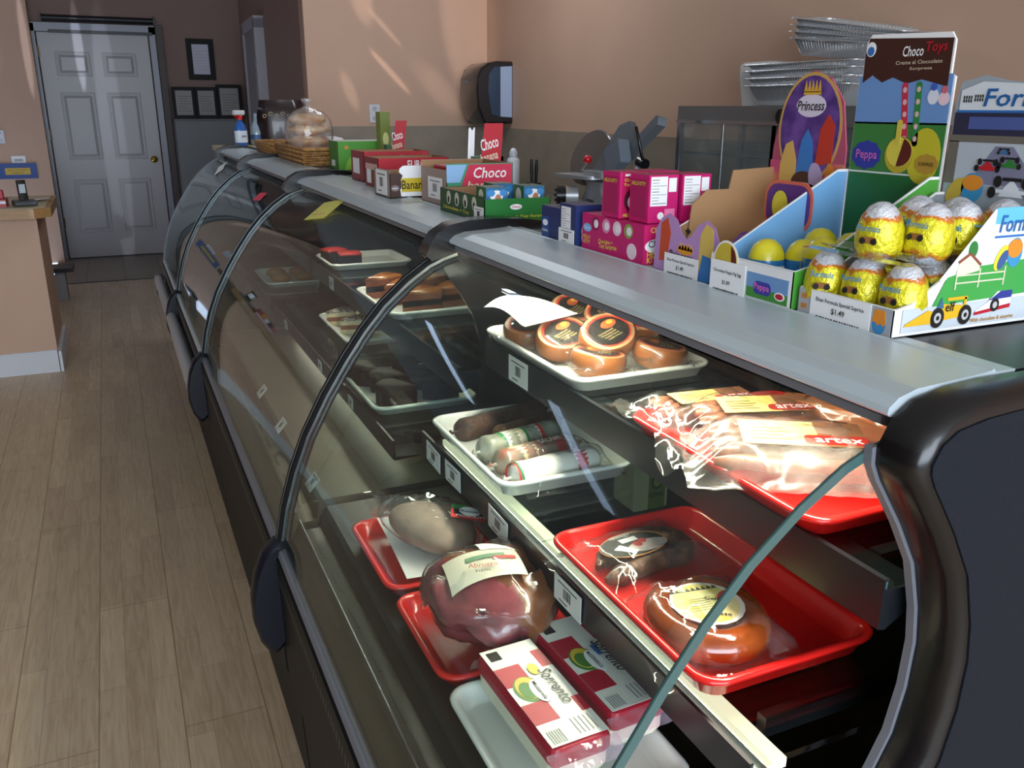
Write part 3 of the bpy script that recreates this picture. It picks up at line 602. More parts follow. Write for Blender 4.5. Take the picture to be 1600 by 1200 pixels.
# ---- mozzarella loaves
red_c = paper('b3142f'); grn = paper('4a7a34'); yel = paper('d9b93a')
def moz(loc, rz, label, second):
    t = thing('cheese_loaf', label, 'cheese', loc, rz)
    b = MB(); b.bbox((-.034, -.088, 0), (.034, .088, .046), mat('mozzarella', 'efe6cf', .3, sss=.2, coat=.3), .010); b.build('cheese_block', t)
    b = MB(); b.bbox((-.0355, -.090, .022), (.0355, .090, .0485), red_c, .008); b.build('printed_wrapper', t)
    b = MB(); b.M = FR((.0325, -.086, .0490), (0, 1, 0), (-1, 0, 0))      # u along +Y, v towards -X
    G = Matrix.Identity(4); Lw, Hh = .172, .065
    b.rect(G, 0, 0, Lw, Hh, paper('ece7e0')); b.rect(G, .100, .034, .135, Hh, red_c, 2); b.rect(G, .035, .036, .068, Hh, red_c, 2)
    b.rect(G, .035, .0, .06, .010, red_c, 2); b.rect(G, .118, 0, .150, .012, red_c, 2)
    b.ell(G, .090, .044, .022, .016, grn, 3); b.ell(G, .092, .044, .019, .013, yel, 4); b.ell(G, .088, .046, .014, .009, grn, 5); b.ell(G, .082, .034, .020, .0095, WH, 6)
    R0 = G @ Matrix.Translation((.122, .030, 0)) @ Matrix.Rotation(PI, 4, 'Z')
    b.text(R0, 'Sorrento', .008, .008, .062, BK, .015, 7, .25)
    b.text(R0, 'MOZZARELLA' if second else 'Mozzarella', .024, -.007, .032, BK, .0045, 8)
    b.rect(G, .088, .034 - .014, .108, .026, paper('2a62a8'), 7) if second else b.ell(G, .118, .024, .010, .006, yel, 7)
    for k in range(6): b.rect(G, .003, .045 + .0028 * k, .022, .0465 + .0028 * k, paper('9a9a9a'), 3)
    for k in range(14): b.rect(G, .150 + .0012 * k, .046, .1506 + .0012 * k, .060, BK, 3)
    for k in range(5): b.rect(G, .006, .008 + .005 * k, .030, .0092 + .005 * k, paper('8a8a8a'), 3)
    b.build('printed_label', t)
    b = MB(); b.grid(lambda u, v: ((u - .5) * .078, .088 + .012 * v, .040 - .02 * v + .004 * nz(u, v, 1, 9)), 8, 4, film2)
    b.build('film_end', t); b = MB(); b.grid(lambda u, v: ((u - .5) * .082, -.088 - .020 * v, .044 - .012 * v + .005 * nz(u, v, 2, 9)), 8, 4, clear('pinkish_film', 'ffe6f2', 2, .08, .25, 'e9cfe0', bump=.5)); b.build('film_end', t)
moz((.352, .705, .757), .04, 'red and white cheese loaf on the aisle side of the white tray', False)
moz((.432, .728, .757), .05, 'red and white cheese loaf beside the price rail, further from the aisle', True)
# ---- salami on middle shelf
casing = mat('dark_dry_casing', '3a241a', .6, col2='573826', scale=45, bump=1.0, bscale=140)
def roll(name, label, cat, loc, rz, L, r, m, bands=(), grp=None, squash=.92, wrinkle=.002, tip=0):
    t = thing(name, label, cat, loc, rz); n = 26
    def rr(i):
        u = i / (n - 1); e = min(u, 1 - u); return r * (math.sin(min(1, e / .10) * PI / 2) ** .6 if e < .10 else 1) * (1 + .04 * nz(u, r, 0, 6)) + .0008
    path = [((i / (n - 1) - .5) * L, wrinkle * nz(i, 0, r, .3), r * squash + (tip * i / n)) for i in range(n)]
    b = MB(); b.tube(path, rr, m, 18); b.build('sausage', t)
    for (u0, u1, mm, k) in bands:
        b = MB(); b.tube([((u0 + (u1 - u0) * i / 4 - .5) * L, 0, r * squash + tip * u0) for i in range(5)], r * 1.03 + k * .0006, mm, 20, caps=False); b.build('label_band', t)
    for sgn in (-1, 1):
        b = MB(); b.tube([(sgn * (L / 2 - .004), 0, r * squash), (sgn * (L / 2 + .006), 0, r * squash), (sgn * (L / 2 + .010), .002, r * squash + .002)], lambda i: (.0035, .002, .0045)[i], m, 8); b.build('tied_end', t)
    return t
roll('dry_salami', 'dark brown dry salami, farthest on the white middle shelf tray', 'salami', (.550, 1.262, .880), .25, .19, .019, casing)
roll('dry_salami', 'shorter dark brown dry salami beside the labelled salami chubs', 'salami', (.575, 1.212, .880), .22, .135, .017, mat('dark_dry_casing_b', '4a3020', .6, col2='6e4c30', scale=45, bump=1.0, bscale=140))
saltx = mat('salami_in_casing', '8f8578', .4, col2='a4634c', scale=60, coat=.5); greyc = mat('grey_salami_skin', '9c9c90', .35, col2='777868', scale=50, coat=.5)
gr2 = paper('2f8a4a'); rd2 = paper('c62a26'); wh2 = mat('label_white', 'e8e4dc', .3, coat=.4); gld = mat('label_gold', 'c8b48a', .35, col2='e4dcc8', scale=60)
t = roll('salami_chub', 'salami chub with green, white and red bands, farthest of the three labelled ones', 'salami', (.535, 1.155, .880), .20, .155, .0215, greyc, ((.22, .27, gr2, 0), (.27, .34, wh2, 0), (.34, .38, rd2, 0), (.38, .50, gld, 0), (.50, .53, gr2, 1), (.53, .68, wh2, 0), (.68, .72, rd2, 1), (.86, .89, gr2, 0)))
t = roll('salami_chub', 'salami chub with beige speckled skin and red pennant label, middle of the labelled ones', 'salami', (.538, 1.100, .880), .17, .150, .020, saltx, ((.12, .15, rd2, 0), (.15, .44, gld, 0), (.50, .82, rd2, 0), (.82, .85, wh2, 1), (.86, .89, gr2, 1)))
b = MB(); b.text(FR((-.002, -.008, .0395), (1, 0, 0), (0, 1, .12)), 'SALAMI', .0, -.004, .040, wh2, .012); b.build('lettering', t)
t = roll('salami_chub', 'salami chub in a white label with a red panel, nearest on the tray', 'salami', (.540, 1.042, .880), .12, .155, .0205, wh2, ((.03, .05, rd2, 0), (.06, .08, gr2, 0), (.62, .64, gr2, 0), (.64, .86, rd2, 0), (.88, .90, gr2, 0)))
b = MB(); b.text(FR((.024, -.008, .0405), (1, 0, 0), (0, 1, .1)), 'SALAMI', .0, -.003, .032, wh2, .012); b.build('lettering', t)
b = MB(); pouch(b, .17, .13, .042, film2, 3, Matrix.Translation((0, 0, 0))); tag(b.build('wrapping_film', None, (.560, 1.055, .8795)), 'loose clear film over the salami chubs on the white tray', 'plastic film')
# white clips & plastic sprigs
for k, (x, y) in enumerate(((.472, 1.160), (.468, 1.135), (.474, 1.065))):
    b = MB(); b.grid(lambda u, v: ((u - .5) * .016, (v - .5) * .014, .006 + .006 * nz(u, v, k, 5)), 4, 4, wh2)
    if k < 2: b.ell(TF(0, -.002, .010), 0, 0, .003, .003, rd2)
    tag(b.build('sausage_clip', None, (x, y, .880), (0.5, .3, k)), ('white clip with a red dot at the tied end of the banded salami chub', 'white clip with a red dot between the labelled salami chubs', 'plain white clip at the end of the nearest salami chub')[k], 'clip')
# ---- U sausage in film
def ringpath(cx, cy, rx, ry, a0, a1, z, n=30, rot=0):
    P = []
    for i in range(n):
        a = a0 + (a1 - a0) * i / (n - 1); x, y = rx * math.cos(a), ry * math.sin(a); P.append((cx + x * math.cos(rot) - y * math.sin(rot), cy + x * math.sin(rot) + y * math.cos(rot), z))
    return P
t = thing('smoked_sausage_loop', 'dark smoked sausage bent in a loop with a black and orange label', 'sausage', (.520, .782, .8795), rz=.12)
P = [(-.072, -.030, .0125)] + [(-.072 + .022 * i, -.030 + .003 * i * .5, .0125) for i in range(1, 5)] + ringpath(.030, .0, .034, .032, -PI * .42, PI * .5, .0125, 14) + [(.008, .031, .013), (-.02, .024, .014), (-.045, .010, .014), (-.062, -.002, .0125)]
b = MB(); b.tube(P, lambda i: .0115 * (1 + .07 * math.sin(i * 2.3)) if 0 < i < len(P) - 1 else .004, mat('wrinkled_dark_sausage', '40200f', .42, col2='6e4428', scale=70, bump=1.0, bscale=160, coat=.4, stretch=(1, 1, 1)), 12); b.build('sausage', t)
b = MB(); F = TF(-.006, .004, .0255); b.ell(F, 0, 0, .047, .027, paper('d08a4a')); b.ell(F, -.002, .0, .044, .025, paper('14130f'), 2); b.ell(F, .014, -.010, .028, .012, paper('c9b9b4'), 3); b.rect(F, -.012, .006, .012, .015, WH, 3); b.ell(F, .004, -.003, .006, .006, rd2, 4); b.ell(F, .014, .001, .005, .005, rd2, 4); b.dec(F, [(-.030, -.002), (-.018, .004), (-.004, -.016), (-.012, -.020)], WH, 4); b.text(F, 'sausage', -.02, .017, .03, paper('b8b8b8'), lvl=3)
b.build('label', t)
b = MB(); pouch(b, .20, .125, .027, film, 11, flat=.10); b.build('vacuum_film', t)
# ---- ring sausage
t = thing('ring_sausage', 'orange brown ring sausage in film around a round cream and yellow label', 'sausage', (.505, .630, .8795), rz=-.15)
b = MB(); P = ringpath(0, 0, .046, .052, PI * .62, PI * 2.52, .017, 40)
b.tube(P, lambda i: .0185 * (1 if 1 < i < 38 else (.8 if i in (1, 38) else .45)), mat('shiny_kielbasa', '7c3614', .18, col2='94481e', scale=18, coat=.8, bump=.25, bscale=60), 16); b.build('sausage', t)
b = MB(); F = TF(.0, 0, .0355); b.ell(F, 0, 0, .038, .040, wh2); b.ell(F, -.001, 0, .034, .036, mat('label_cream', 'e6dc9e', .35, col2='d8c04a', scale=45), 2)
for k in range(9): b.dec(F, [(-.030 + .006 * k, .024), (-.027 + .006 * k, .031), (-.024 + .006 * k, .024)], BK, 3)
for k in range(6): b.rect(F, -.022 + .001 * k, -.012 + .004 * k, .004, -.0112 + .004 * k, paper('7a745a'), 3)
b.text(F, 'Gelber', .000, .006, .024, BK, lvl=4, rot=-.5); b.text(F, 'Kase', -.004, -.022, .018, BK, lvl=4, rot=-.5); b.ell(F, .022, .008, .011, .005, rd2, 3, .8); b.build('label', t)
b = MB(); pouch(b, .165, .165, .037, film, 21, flat=.12); b.build('vacuum_film', t)
# ---- round cheeses on the top shelf tray
wax = mat('smoked_wax', '9c5a2a', .34, var=.2, scale=20, coat=.3); wax_p = mat('pale_wax_top', 'cf9668', .4, coat=.2)
spots = [(.605, 1.265, .0, .22, -.18, .004), (.615, 1.175, .3, .35, -.25, .010), (.690, 1.292, .6, .40, -.15, .018), (.748, 1.245, -.4, .45, -.25, .022), (.735, 1.150, .3, .50, -.30, .040), (.655, 1.105, .2, .42, -.30, .026), (.715, 1.055, .9, .15, .10, .002), (.610, 1.055, 1.0, .10, .1, .002)]
where = ['under the white paper at the tray corner', 'behind the white crumpled corner at the front of the heap', 'at the far left back of the heap', 'at the back of the heap beside the canopy', 'tipped up at the right of the heap', 'tipped at the front centre with its label in full view', 'lying low at the near side of the heap', 'lowest at the front edge of the white tray']
for k, (x, y, rz, tx, ty, up) in enumerate(spots):
    t = thing('smoked_cheese', 'round smoked cheese in film ' + where[k], 'cheese', (x, y, 1.0265 + up), group='round smoked cheeses on the white tray', rot=(tx, ty, rz))
    b = MB(); b.lathe([(.001, 0), (.036, .001), (.043, .008), (.0455, .020), (.0445, .030), (.042, .034)], wax, 28, sx=1.0, sy=.9, caps=False); b.lathe([(.042, .034), (.001, .0345)], wax_p, 28, sy=.9, caps=False); b.build('cheese', t)
    b = MB(); F = TF(0, 0, .0345); b.ell(F, 0, 0, .0365, .0325, paper('c23224')); b.ell(F, 0, -.001, .033, .029, paper('1c1512'), 2); b.ell(F, .010, .011, .014, .008, paper('d8602c'), 3); b.ell(F, .014, .013, .006, .004, paper('e8b840'), 4)
    for j in range(4): b.text(F, ('Smoked', 'Processed', 'Gouda Cheese', 'with ham')[j], -.020 + .002 * j, -.002 - .005 * j, .028, paper('cdb27a'), .0034, 3)
    b.build('label', t)
    b = MB(); b.lathe([(.044, .001), (.047, .012), (.046, .030), (.040, .0385), (.02, .037), (.001, .036)], film2, 28, sy=.9, caps=False)
    for a in (.4, 2.7, 4.4): b.grid(lambda u, v: (math.cos(a) * (.040 + .030 * u) - math.sin(a) * (v - .5) * .045, math.sin(a) * (.034 + .030 * u) + math.cos(a) * (v - .5) * .045, .012 + .016 * nz(u * 2, v * 2, a, 1.6) * u + .010 * u), 7, 7, film)
    b.build('plastic_wrap', t)
PA = [Vector(p) for p in ((.531, 1.290, 1.088), (.590, 1.310, 1.098), (.655, 1.195, 1.086), (.540, 1.150, 1.086))]
def ppr(u, v):
    p = PA[0].lerp(PA[1], v).lerp(PA[3].lerp(PA[2], v), u); z = p.z + .010 * math.sin(PI * min(1, u * 1.1)) * (1 - .3 * v) + .006 * math.sin(v * 3) * (1 - u)
    return (p.x, p.y, z)
b = MB(); b.grid(ppr, 14, 8, mat('butcher_paper', 'f4f6f4', .6))
tag(b.build('paper_wrapper'), 'curled white paper sheet resting on the round cheeses', 'paper')
# ---- sausage pouches on the top red tray
saus = mat('thin_sausage', '6e3c26', .4, col2='8c5236', scale=60, bump=.6, bscale=150, coat=.3); bacon = mat('bacon_slab', 'c07a44', .35, col2='9c4a34', scale=10, stretch=(1, 1, 3), coat=.4)
milky = clear('milky_film', 'ffffff', 1.5, .2, haze=.13, hazecol='f0dcd4', bump=.4, bscale=30)
def spouch(loc, rz, label, w, l, h, tx=0, lab=True, seed=1):
    t = thing('sausage_pouch', label, 'packed sausages', loc, group='sausage pouches on the top shelf', rot=(tx, 0, rz))
    for k in range(4):
        b = MB(); y = -l * .30 + k * l * .19; b.tube([(-w * .40 + i * w * .08, y + .003 * nz(i, k, seed, .7), h * .45 + .002 * nz(i, k, 3, .6)) for i in range(11)], lambda i: .0085 if 0 < i < 10 else .004, saus, 10); b.build('sausage', t)
    b = MB(); pouch(b, w * 1.08, l * 1.15, h, milky if seed == 13 else film2, seed, flat=.10, n=24, amp=.005)
    b.grid(lambda u, v: (-w * .52 - .035 * u, (v - .5) * l * 1.1 * (1 - .3 * u), .010 + .018 * nz(u * 2, v * 3, seed, 1) + .006 * u), 8, 12, film); b.build('vacuum_pouch', t)
    if lab:
        b = MB(); F = TF(-w * .26, -l * .28, h + .0008); W, H = w * .62, l * .50
        b.rect(F, 0, 0, W, H, mat('yellow_label', 'e8cc86', .35, col2='dcb860', scale=30)); b.rect(F, W * .62, 0, W, H, mat('clearish_brown', '8a5a40', .3), 2); b.dec(F, rrect(W * .5, H * .05, W * 1.0, H * .42, .006, 3), paper('b3261e'), 3); b.text(F, 'artex', W * .58, H * .12, W * .38, WH, lvl=4)
        for j in range(4): b.rect(F, W * .08, H * (.2 + .15 * j), W * (.40 - .05 * (j % 2)), H * (.2 + .15 * j) + .0012, paper('7a6030'), 3)
        b.build('label', t)
    return t
spouch((.655, .855, 1.0290), -.12, 'sausage pouch with a yellow label at the far end of the red tray', .17, .085, .022, seed=4)
spouch((.670, .775, 1.0390), -.32, 'sausage pouch with yellow and red label in the middle of the red tray', .18, .085, .026, seed=8, tx=.12)
spouch((.625, .665, 1.0350), -.55, 'large crumpled sausage pouch hanging over the front rail', .205, .125, .038, seed=13, tx=.05)
spouch((.700, .610, 1.0290), -.5, 'sausage pouch nearest the black end panel on the red tray', .15, .08, .022, seed=17)
t = thing('bacon_slab', 'orange smoked bacon slab in film behind the pouches', 'bacon', (.765, .715, 1.0285), rz=-.95)
b = MB(); b.bbox((-.085, -.022, 0), (.085, .022, .038), bacon, .007); b.build('meat', t)
b = MB(); pouch(b, .20, .075, .043, film2, 31, flat=.14); b.grid(lambda u, v: (-.09 - .03 * u, (v - .5) * .05, .02 + .05 * u + .012 * nz(u, v, 4, 3)), 6, 6, film); b.build('plastic_wrap', t)
# carton standing behind the shelf
t = thing('drink_carton', 'green and cream carton lettered KEFIR standing on the deck behind the middle shelf', 'carton', (.79, 1.195, .7285))
b = MB(); b.bbox((-.035, -.035, 0), (.035, .035, .12), paper('cfcab0'), .004); b.build('carton_body', t)
b = MB(); F = FF(-.006, -.035, .0); b.rect(F, 0, .002, .034, .11, paper('6f8a3c')); b.text(F, 'KEFIR', .003, .024, .028, BK, lvl=3); b.ell(F, .017, .052, .012, .014, paper('2c4a28'), 2); b.ell(F, .017, .052, .008, .009, paper('8aa85a'), 3); b.build('printed_label', t)

# ---------------------------------------------------------------- cakes, second case
choc = mat('black_chocolate_cake', '120c0a', .8, col2='1e1512', scale=60, bump=.8, bscale=150, spec=.1); chtop = mat('chocolate_top', '1c1310', .55, spec=.2)
redc = mat('red_velvet_icing', 'a81a16', .45, col2='c0302a', scale=50, bump=.5); brn = mat('brown_caramel_cake', '8a4a26', .5, col2='6a3018', scale=30, bump=.5); cream = mat('cream_icing', 'd8c6a0', .5, sss=.1, bump=.3); sprk = mat('chocolate_sprinkles', '3a241c', .5, col2='d8c8b8', scale=260)
def slice_(name, loc, rz, w, l, h, layers, top, label, cat='cake', grp=None, wedge=True):
    t = thing(name, label, cat, loc, rz, grp)
    pts = [(-l * .5, 0), (l * .35, -w / 2), (l * .5, -w * .3), (l * .53, 0), (l * .5, w * .3), (l * .35, w / 2)] if wedge else rrect(-l / 2, -w / 2, l / 2, w / 2, .004, 2)
    n = len(layers)
    for i, m in enumerate(layers):
        k = 1 + .02 * nz(i, w, l, 3); b = MB(); b.prism([(x * k, y * k) for x, y in pts], h * i / n * .86, h * (i + 1) / n * .86, m); b.build('cake_layer' if i else 'cake_base', t)
    b = MB(); rings = [[(x * k, y * k, z) for x, y in pts] for k, z in ((1.03, h * .84), (1.05, h * .90), (1.0, h * .97), (.8, h * 1.02), (.3, h * 1.03))]; b.loft(rings, top); b.build('icing', t)
    return t
tray(.415, 1.57, .635, 1.845, .836, tray_w, 'white tray with black chocolate cake slices in the second case', h=.02)
tray(.49, 2.10, .69, 2.45, .836, tray_w, 'white tray with sprinkled cream cake slices in the second case', h=.02)
tray(.53, 1.83, .77, 2.16, .962, tray_w, 'white tray with brown cake slices on the upper shelf of the second case', h=.02)
tray(.55, 2.50, .80, 2.87 - .14, .962, tray_w, 'white tray with two red cake pieces in the second case', h=.02)
ZB = .820
for k, (x, y, rz) in enumerate(((.455, 1.785, 2.0), (.490, 1.715, 2.2), (.480, 1.630, 2.4), (.550, 1.770, 1.8), (.570, 1.70, 2.0), (.575, 1.625, 2.1))):
    slice_('chocolate_cake_slice', (x, y, ZB), rz, .058, .085, .045, (choc, choc), chtop, 'black chocolate cake slice ' + ('at the far aisle corner of the tray', 'between two others on the aisle side', 'nearest on the aisle side of the tray', 'farthest on the inner side of the tray', 'in the middle of the inner row', 'nearest on the inner side of the tray')[k], grp='black chocolate cake slices')
for k, (x, y, rz) in enumerate(((.535, 2.36, .3), (.55, 2.25, .2), (.62, 2.33, .4), (.635, 2.20, .1))):
    slice_('cream_cake_slice', (x, y, ZB), rz, .065, .085, .042, (cream, brn, cream), (sprk, sprk, cream, cream)[k], ('cream cake slice with chocolate sprinkles, farthest on the aisle side', 'cream cake slice with chocolate sprinkles, nearest on the aisle side', 'plain topped cream cake slice, farthest on the inner side', 'plain topped cream cake slice, nearest on the inner side')[k], grp='cream cake slices')
for k, (x, y, rz) in enumerate(((.585, 2.10, .5), (.600, 2.00, .6), (.620, 1.90, .4), (.69, 2.06, .6), (.70, 1.93, .5))):
    slice_('brown_cake_slice', (x, y, .946), rz, .07, .105, .052, (brn, choc, brn), mat('caramel_glaze', 'a4612f', .3, col2='7c4220', scale=25, coat=.5), 'brown glazed cake slice ' + ('at the far aisle corner', 'in the middle of the aisle row', 'nearest on the aisle side', 'farthest of the inner row', 'nearest of the inner row')[k], grp='brown glazed cake slices')
for k, (x, y, rz) in enumerate(((.592, 2.645, .3), (.620, 2.560, -.1))):
    slice_('red_cake_piece', (x, y, .946), rz, .055, .065, .042, (choc,), redc, ('red iced cake cube, farther of the two', 'red iced cake cube, nearer of the two')[k], wedge=False)

# third case: pastry trays seen dimly
tray(.43, 2.95, .64, 3.25, .836, tray_w, 'white tray with brown pastries in the third case', h=.02)
tray(.56, 3.3, .80, 3.62, .962, mat('bronze_tray', '7a5a3a', .4), 'bronze tray with pastries on the upper shelf of the third case', h=.02)
for k in range(4):
    b = MB(); blob(b, lambda d: (d.x * .035, d.y * .026, .018 + d.z * .018), mat('pastry_crust', 'a86c34', .45, col2='8a4e20', scale=30, bump=.4), None, 14, 9); tag(b.build('pastry', None, (.49 + .08 * (k % 2), 3.02 + .11 * (k // 2), .8205)), 'round brown pastry ' + ('at the near aisle corner', 'at the near inner corner', 'at the far aisle corner', 'at the far inner corner')[k] + ' of the third case tray', 'pastry', 'pastries in the third case')

# ================================================================ ITEMS ON TOP OF THE CASES
ZT = 1.2005
card_in = paper('9a7350', .6); pink = paper('c4176a'); pinkd = paper('a0124f'); dgreen = paper('1d5c2c'); lgreen = paper('4f9a2e'); red2 = paper('b3162a'); blue_l = paper('7fb4e0'); blue_d = paper('1f2f63'); yl = paper('e2d43a'); orange = paper('e08a28'); purple = paper('5a2c7c'); sky = paper('8ab4dc'); grey_p = paper('8f949a'); brown_p = paper('3f2018')
def carton(name, label, cat, x, y, dx, dy, h, ml, mf=None, mt=None, z=ZT, rz=0, open_=False, wall=.0012, group=None, front_h=None, left_h=None):
    """solid carton, or an open tray with four thin walls"""
    t = thing(name, label, cat, (x, y, z), rz, group); mf = mf or ml; mt = mt or ml
    b = MB()
    if not open_:
        b.box((0, 0, 0), (dx, dy, h), ml)
        b.rect(FF(0, 0, 0), 0, 0, dx, h, mf); b.rect(TF(0, 0, h), 0, 0, dx, dy, mt)
    else:
        fh = front_h or h; lh = left_h or h
        b.box((0, 0, 0), (dx, dy, wall), ml); b.box((0, 0, 0), (wall, dy, lh), ml); b.box((dx - wall, 0, 0), (dx, dy, h), ml); b.box((0, 0, 0), (dx, wall, fh), mf); b.box((0, dy - wall, 0), (dx, dy, h), ml)
        b.box((wall, wall, wall), (wall * 1.6, dy - wall, lh - .001), card_in); b.box((dx - wall * 1.6, wall, wall), (dx - wall, dy - wall, h - .001), card_in); b.box((wall, wall, wall), (dx - wall, wall * 1.6, fh - .001), card_in); b.box((wall, dy - wall * 1.6, wall), (dx - wall, dy - wall, h - .001), card_in)
    b.build('carton_body', t)
    return t, LF(0, dy, 0), FF(0, 0, 0), TF(0, 0, h)
def nutri(b, F, x, y, w, h, base):
    b.rect(F, x, y, x + w, y + h, WH, 2)
    for k in range(9): b.rect(F, x + w * .07, y + h * (.08 + .1 * k), x + w * (.5 if k % 3 else .93), y + h * (.08 + .1 * k) + h * .02, BK if k % 4 == 0 else paper('8a8a90'), 3)
# -- wicker baskets
wick = mat('wicker', 'b98a4c', .55, col2='8a5c2a', scale=60, bump=.3)
def basket(loc, rz, w, l, h, label, rows=7):
    t = thing('wicker_basket', label, 'basket', loc, rz, 'wicker baskets on the far case')
    b = MB()
    def outl(k, ph): 
        n = 44; f = 1 + .10 * k; rr = rrect(-w / 2 * f, -l / 2 * f, w / 2 * f, l / 2 * f, .03, 10)
        return [(p[0] * (1 + .018 * (1 if (i + ph) % 2 else -1)), p[1] * (1 + .012 * (1 if (i + ph) % 2 else -1)), .004 + h * k) for i, p in enumerate(rr)]
    for r in range(rows): b.tube(outl(r / rows, r), .0042, wick, 5, closed=True)
    b.build('woven_sides', t)
    b = MB(); rr = rrect(-w / 2 * 1.1, -l / 2 * 1.1, w / 2 * 1.1, l / 2 * 1.1, .03, 10); b.tube([(p[0], p[1], h) for p in rr], .0065, wick, 6, closed=True); b.build('rim', t)
    b = MB(); b.prism(rrect(-w / 2, -l / 2, w / 2, l / 2, .03, 4), 0, .004, wick); b.build('base', t)
    return t
basket((.735, 3.45, ZT), 0, .205, .56, .058, 'wicker basket holding the bagged bread, nearer of the two')
basket((.730, 4.10, ZT), 0, .19, .42, .048, 'wicker basket farther from the camera, behind the bread bag')
bread = mat('bread_roll', 'c08a52', .6, col2='e0c090', scale=18, bump=.3)
t = thing('bagged_bread', 'clear bag of round bread rolls tied at the top standing in the nearer wicker basket', 'bread', (.735, 3.60, ZT + .0055))
for k, (x, y, z, r) in enumerate(((0, 0, .026, .078), (.0, .005, .066, .084), (.003, .01, .108, .084), (-.004, 0, .146, .074))):
    b = MB(); blob(b, lambda d: (x + d.x * r, y + d.y * r, z + d.z * .024 * (1 - .3 * (d.x ** 2 + d.y ** 2) ** 4)), bread, None, 24, 12); b.build('bread_roll', t)
b = MB(); b.loft([[(r * math.cos(a) * (1 + .05 * nz(math.cos(a), math.sin(a), z, 9)), r * math.sin(a) * (1 + .05 * nz(math.sin(a), math.cos(a), z, 9)), z) for a in [2 * PI * i / 30 for i in range(30)]] for r, z in ((.070, .001), (.082, .02), (.090, .06), (.094, .11), (.086, .15), (.058, .178), (.022, .192), (.008, .200), (.012, .208), (.024, .220), (.018, .226))], clear('bread_bag', 'ffffff', 2.2, .12, .16, 'ffffff', bump=.9, bscale=50), None, False); b.build('plastic_bag', t)
# -- things at the far end
t = thing('spray_bottle', 'blue window cleaner spray bottle with red and white trigger at the far end', 'spray bottle', (.645, 4.90, ZT), rz=.6)
bl = mat('blue_cleaner', '1f5fae', .15, coat=.5)
b = MB(); b.lathe([(.001, 0), (.034, .001), (.036, .01), (.036, .085), (.030, .105), (.014, .125), (.013, .140)], bl, 18, sy=.7); b.build('bottle', t)
b = MB(); b.lathe([(.037, .02), (.0372, .08)], paper('d8e4f0'), 18, sy=.71, caps=False); b.text(FF(-.02, -.027, .045), 'glass', 0, 0, .03, blue_d); b.build('label', t)
b = MB(); b.lathe([(.015, .135), (.015, .155), (.010, .157)], mat('red_plastic', 'c8201c', .3), 14); b.box((-.03, -.008, .148), (-.022, .008, .170), _M['red_plastic']); b.build('trigger', t)
b = MB(); b.bbox((-.040, -.012, .157), (.030, .012, .182), white_t, .006); b.build('spray_head', t)
t = thing('cleaner_bottle', 'pale clear bottle with a blue label behind the spray bottle', 'bottle', (.755, 5.08, ZT))
b = MB(); b.lathe([(.001, 0), (.036, .001), (.038, .02), (.038, .07), (.028, .10), (.014, .13), (.012, .165), (.001, .167)], mat('pale_bottle', '8ea0ac', .1, coat=.5), 18, sy=.7); b.build('bottle', t)
b = MB(); b.lathe([(.0385, .03), (.0385, .055)], paper('35588c'), 18, sy=.71, caps=False); b.build('label', t)
b = MB(); b.box((.53, 4.80, 0), (1.21, 5.15, 1.175), mat('tan_cabinet', '8a7d5c', .5)); b.box((.52, 4.79, 1.175), (1.22, 5.16, 1.199), lam); tag(b.build('tan_cabinet'), 'tan cabinet with cream top standing behind the farthest display case', 'cabinet')
t = thing('coffee_bag', 'dark brown bag with cream scroll pattern standing behind the bread', 'bag', (.885, 5.05, ZT), rz=-.1)
b = MB(); b.loft([[(x * (1 - .15 * abs(k)), y + .028 * s * (1 - k * k) , z) for x, y, s in ((-.13, 0, 0), (-.07, 0, -1), (0, 0, -1.2), (.07, 0, -1), (.13, 0, 0), (.07, 0, 1), (0, 0, 1.2), (-.07, 0, 1))] for z, k in ((.001, .3), (.05, 0), (.16, .1), (.21, .7), (.235, 1))], mat('dark_brown_bag', '2a1c1c', .3, coat=.3), smooth=True); b.build('bag', t)
b = MB(); F = FF(-.10, -.034, .07); crm = paper('b9a88e')
for k in range(6): b.tube([(.02 + .032 * k + .012 * math.cos(a) * (1 - a / 12), -.036, .15 + .012 * math.sin(a) * (1 - a / 12) + .012 * (k % 2)) for a in [i * .8 for i in range(9)]], .002, crm, 5, M=Matrix.Translation((-.11, 0, 0)))
b.build('scroll_print', t)
t = thing('plastic_bag', 'folded white plastic bag on the tan cabinet right of the coffee coloured bag', 'plastic bag', (1.12, 4.91, ZT))
b = MB(); blob(b, lambda d: (d.x * .075, d.y * .065, max(.001, .02 + d.z * .026 + .008 * nz(d.x, d.y, d.z, 4))), mat('white_film', 'd8d8da', .35, trans=0)); b.build('bag', t)
# -- green carton
t, L_, F_, T_ = carton('green_carton', 'bright green carton with a white lid edge beside the wicker basket', 'carton', .690, 2.93, .165, .13, .092, paper('2f7a28'), lgreen, paper('dfe8dc'))
b = MB(); b.dec(F_, [(.02, 0), (.10, 0), (.12, .02), (.10, .045), (.05, .05), (.03, .03)], paper('8ab83a'), 2); b.dec(F_, [(.02, .072), (.028, .080), (.036, .072), (.028, .064)], orange, 2); b.rect(L_, .03, .01, .08, .03, WH, 2); b.build('print', t)
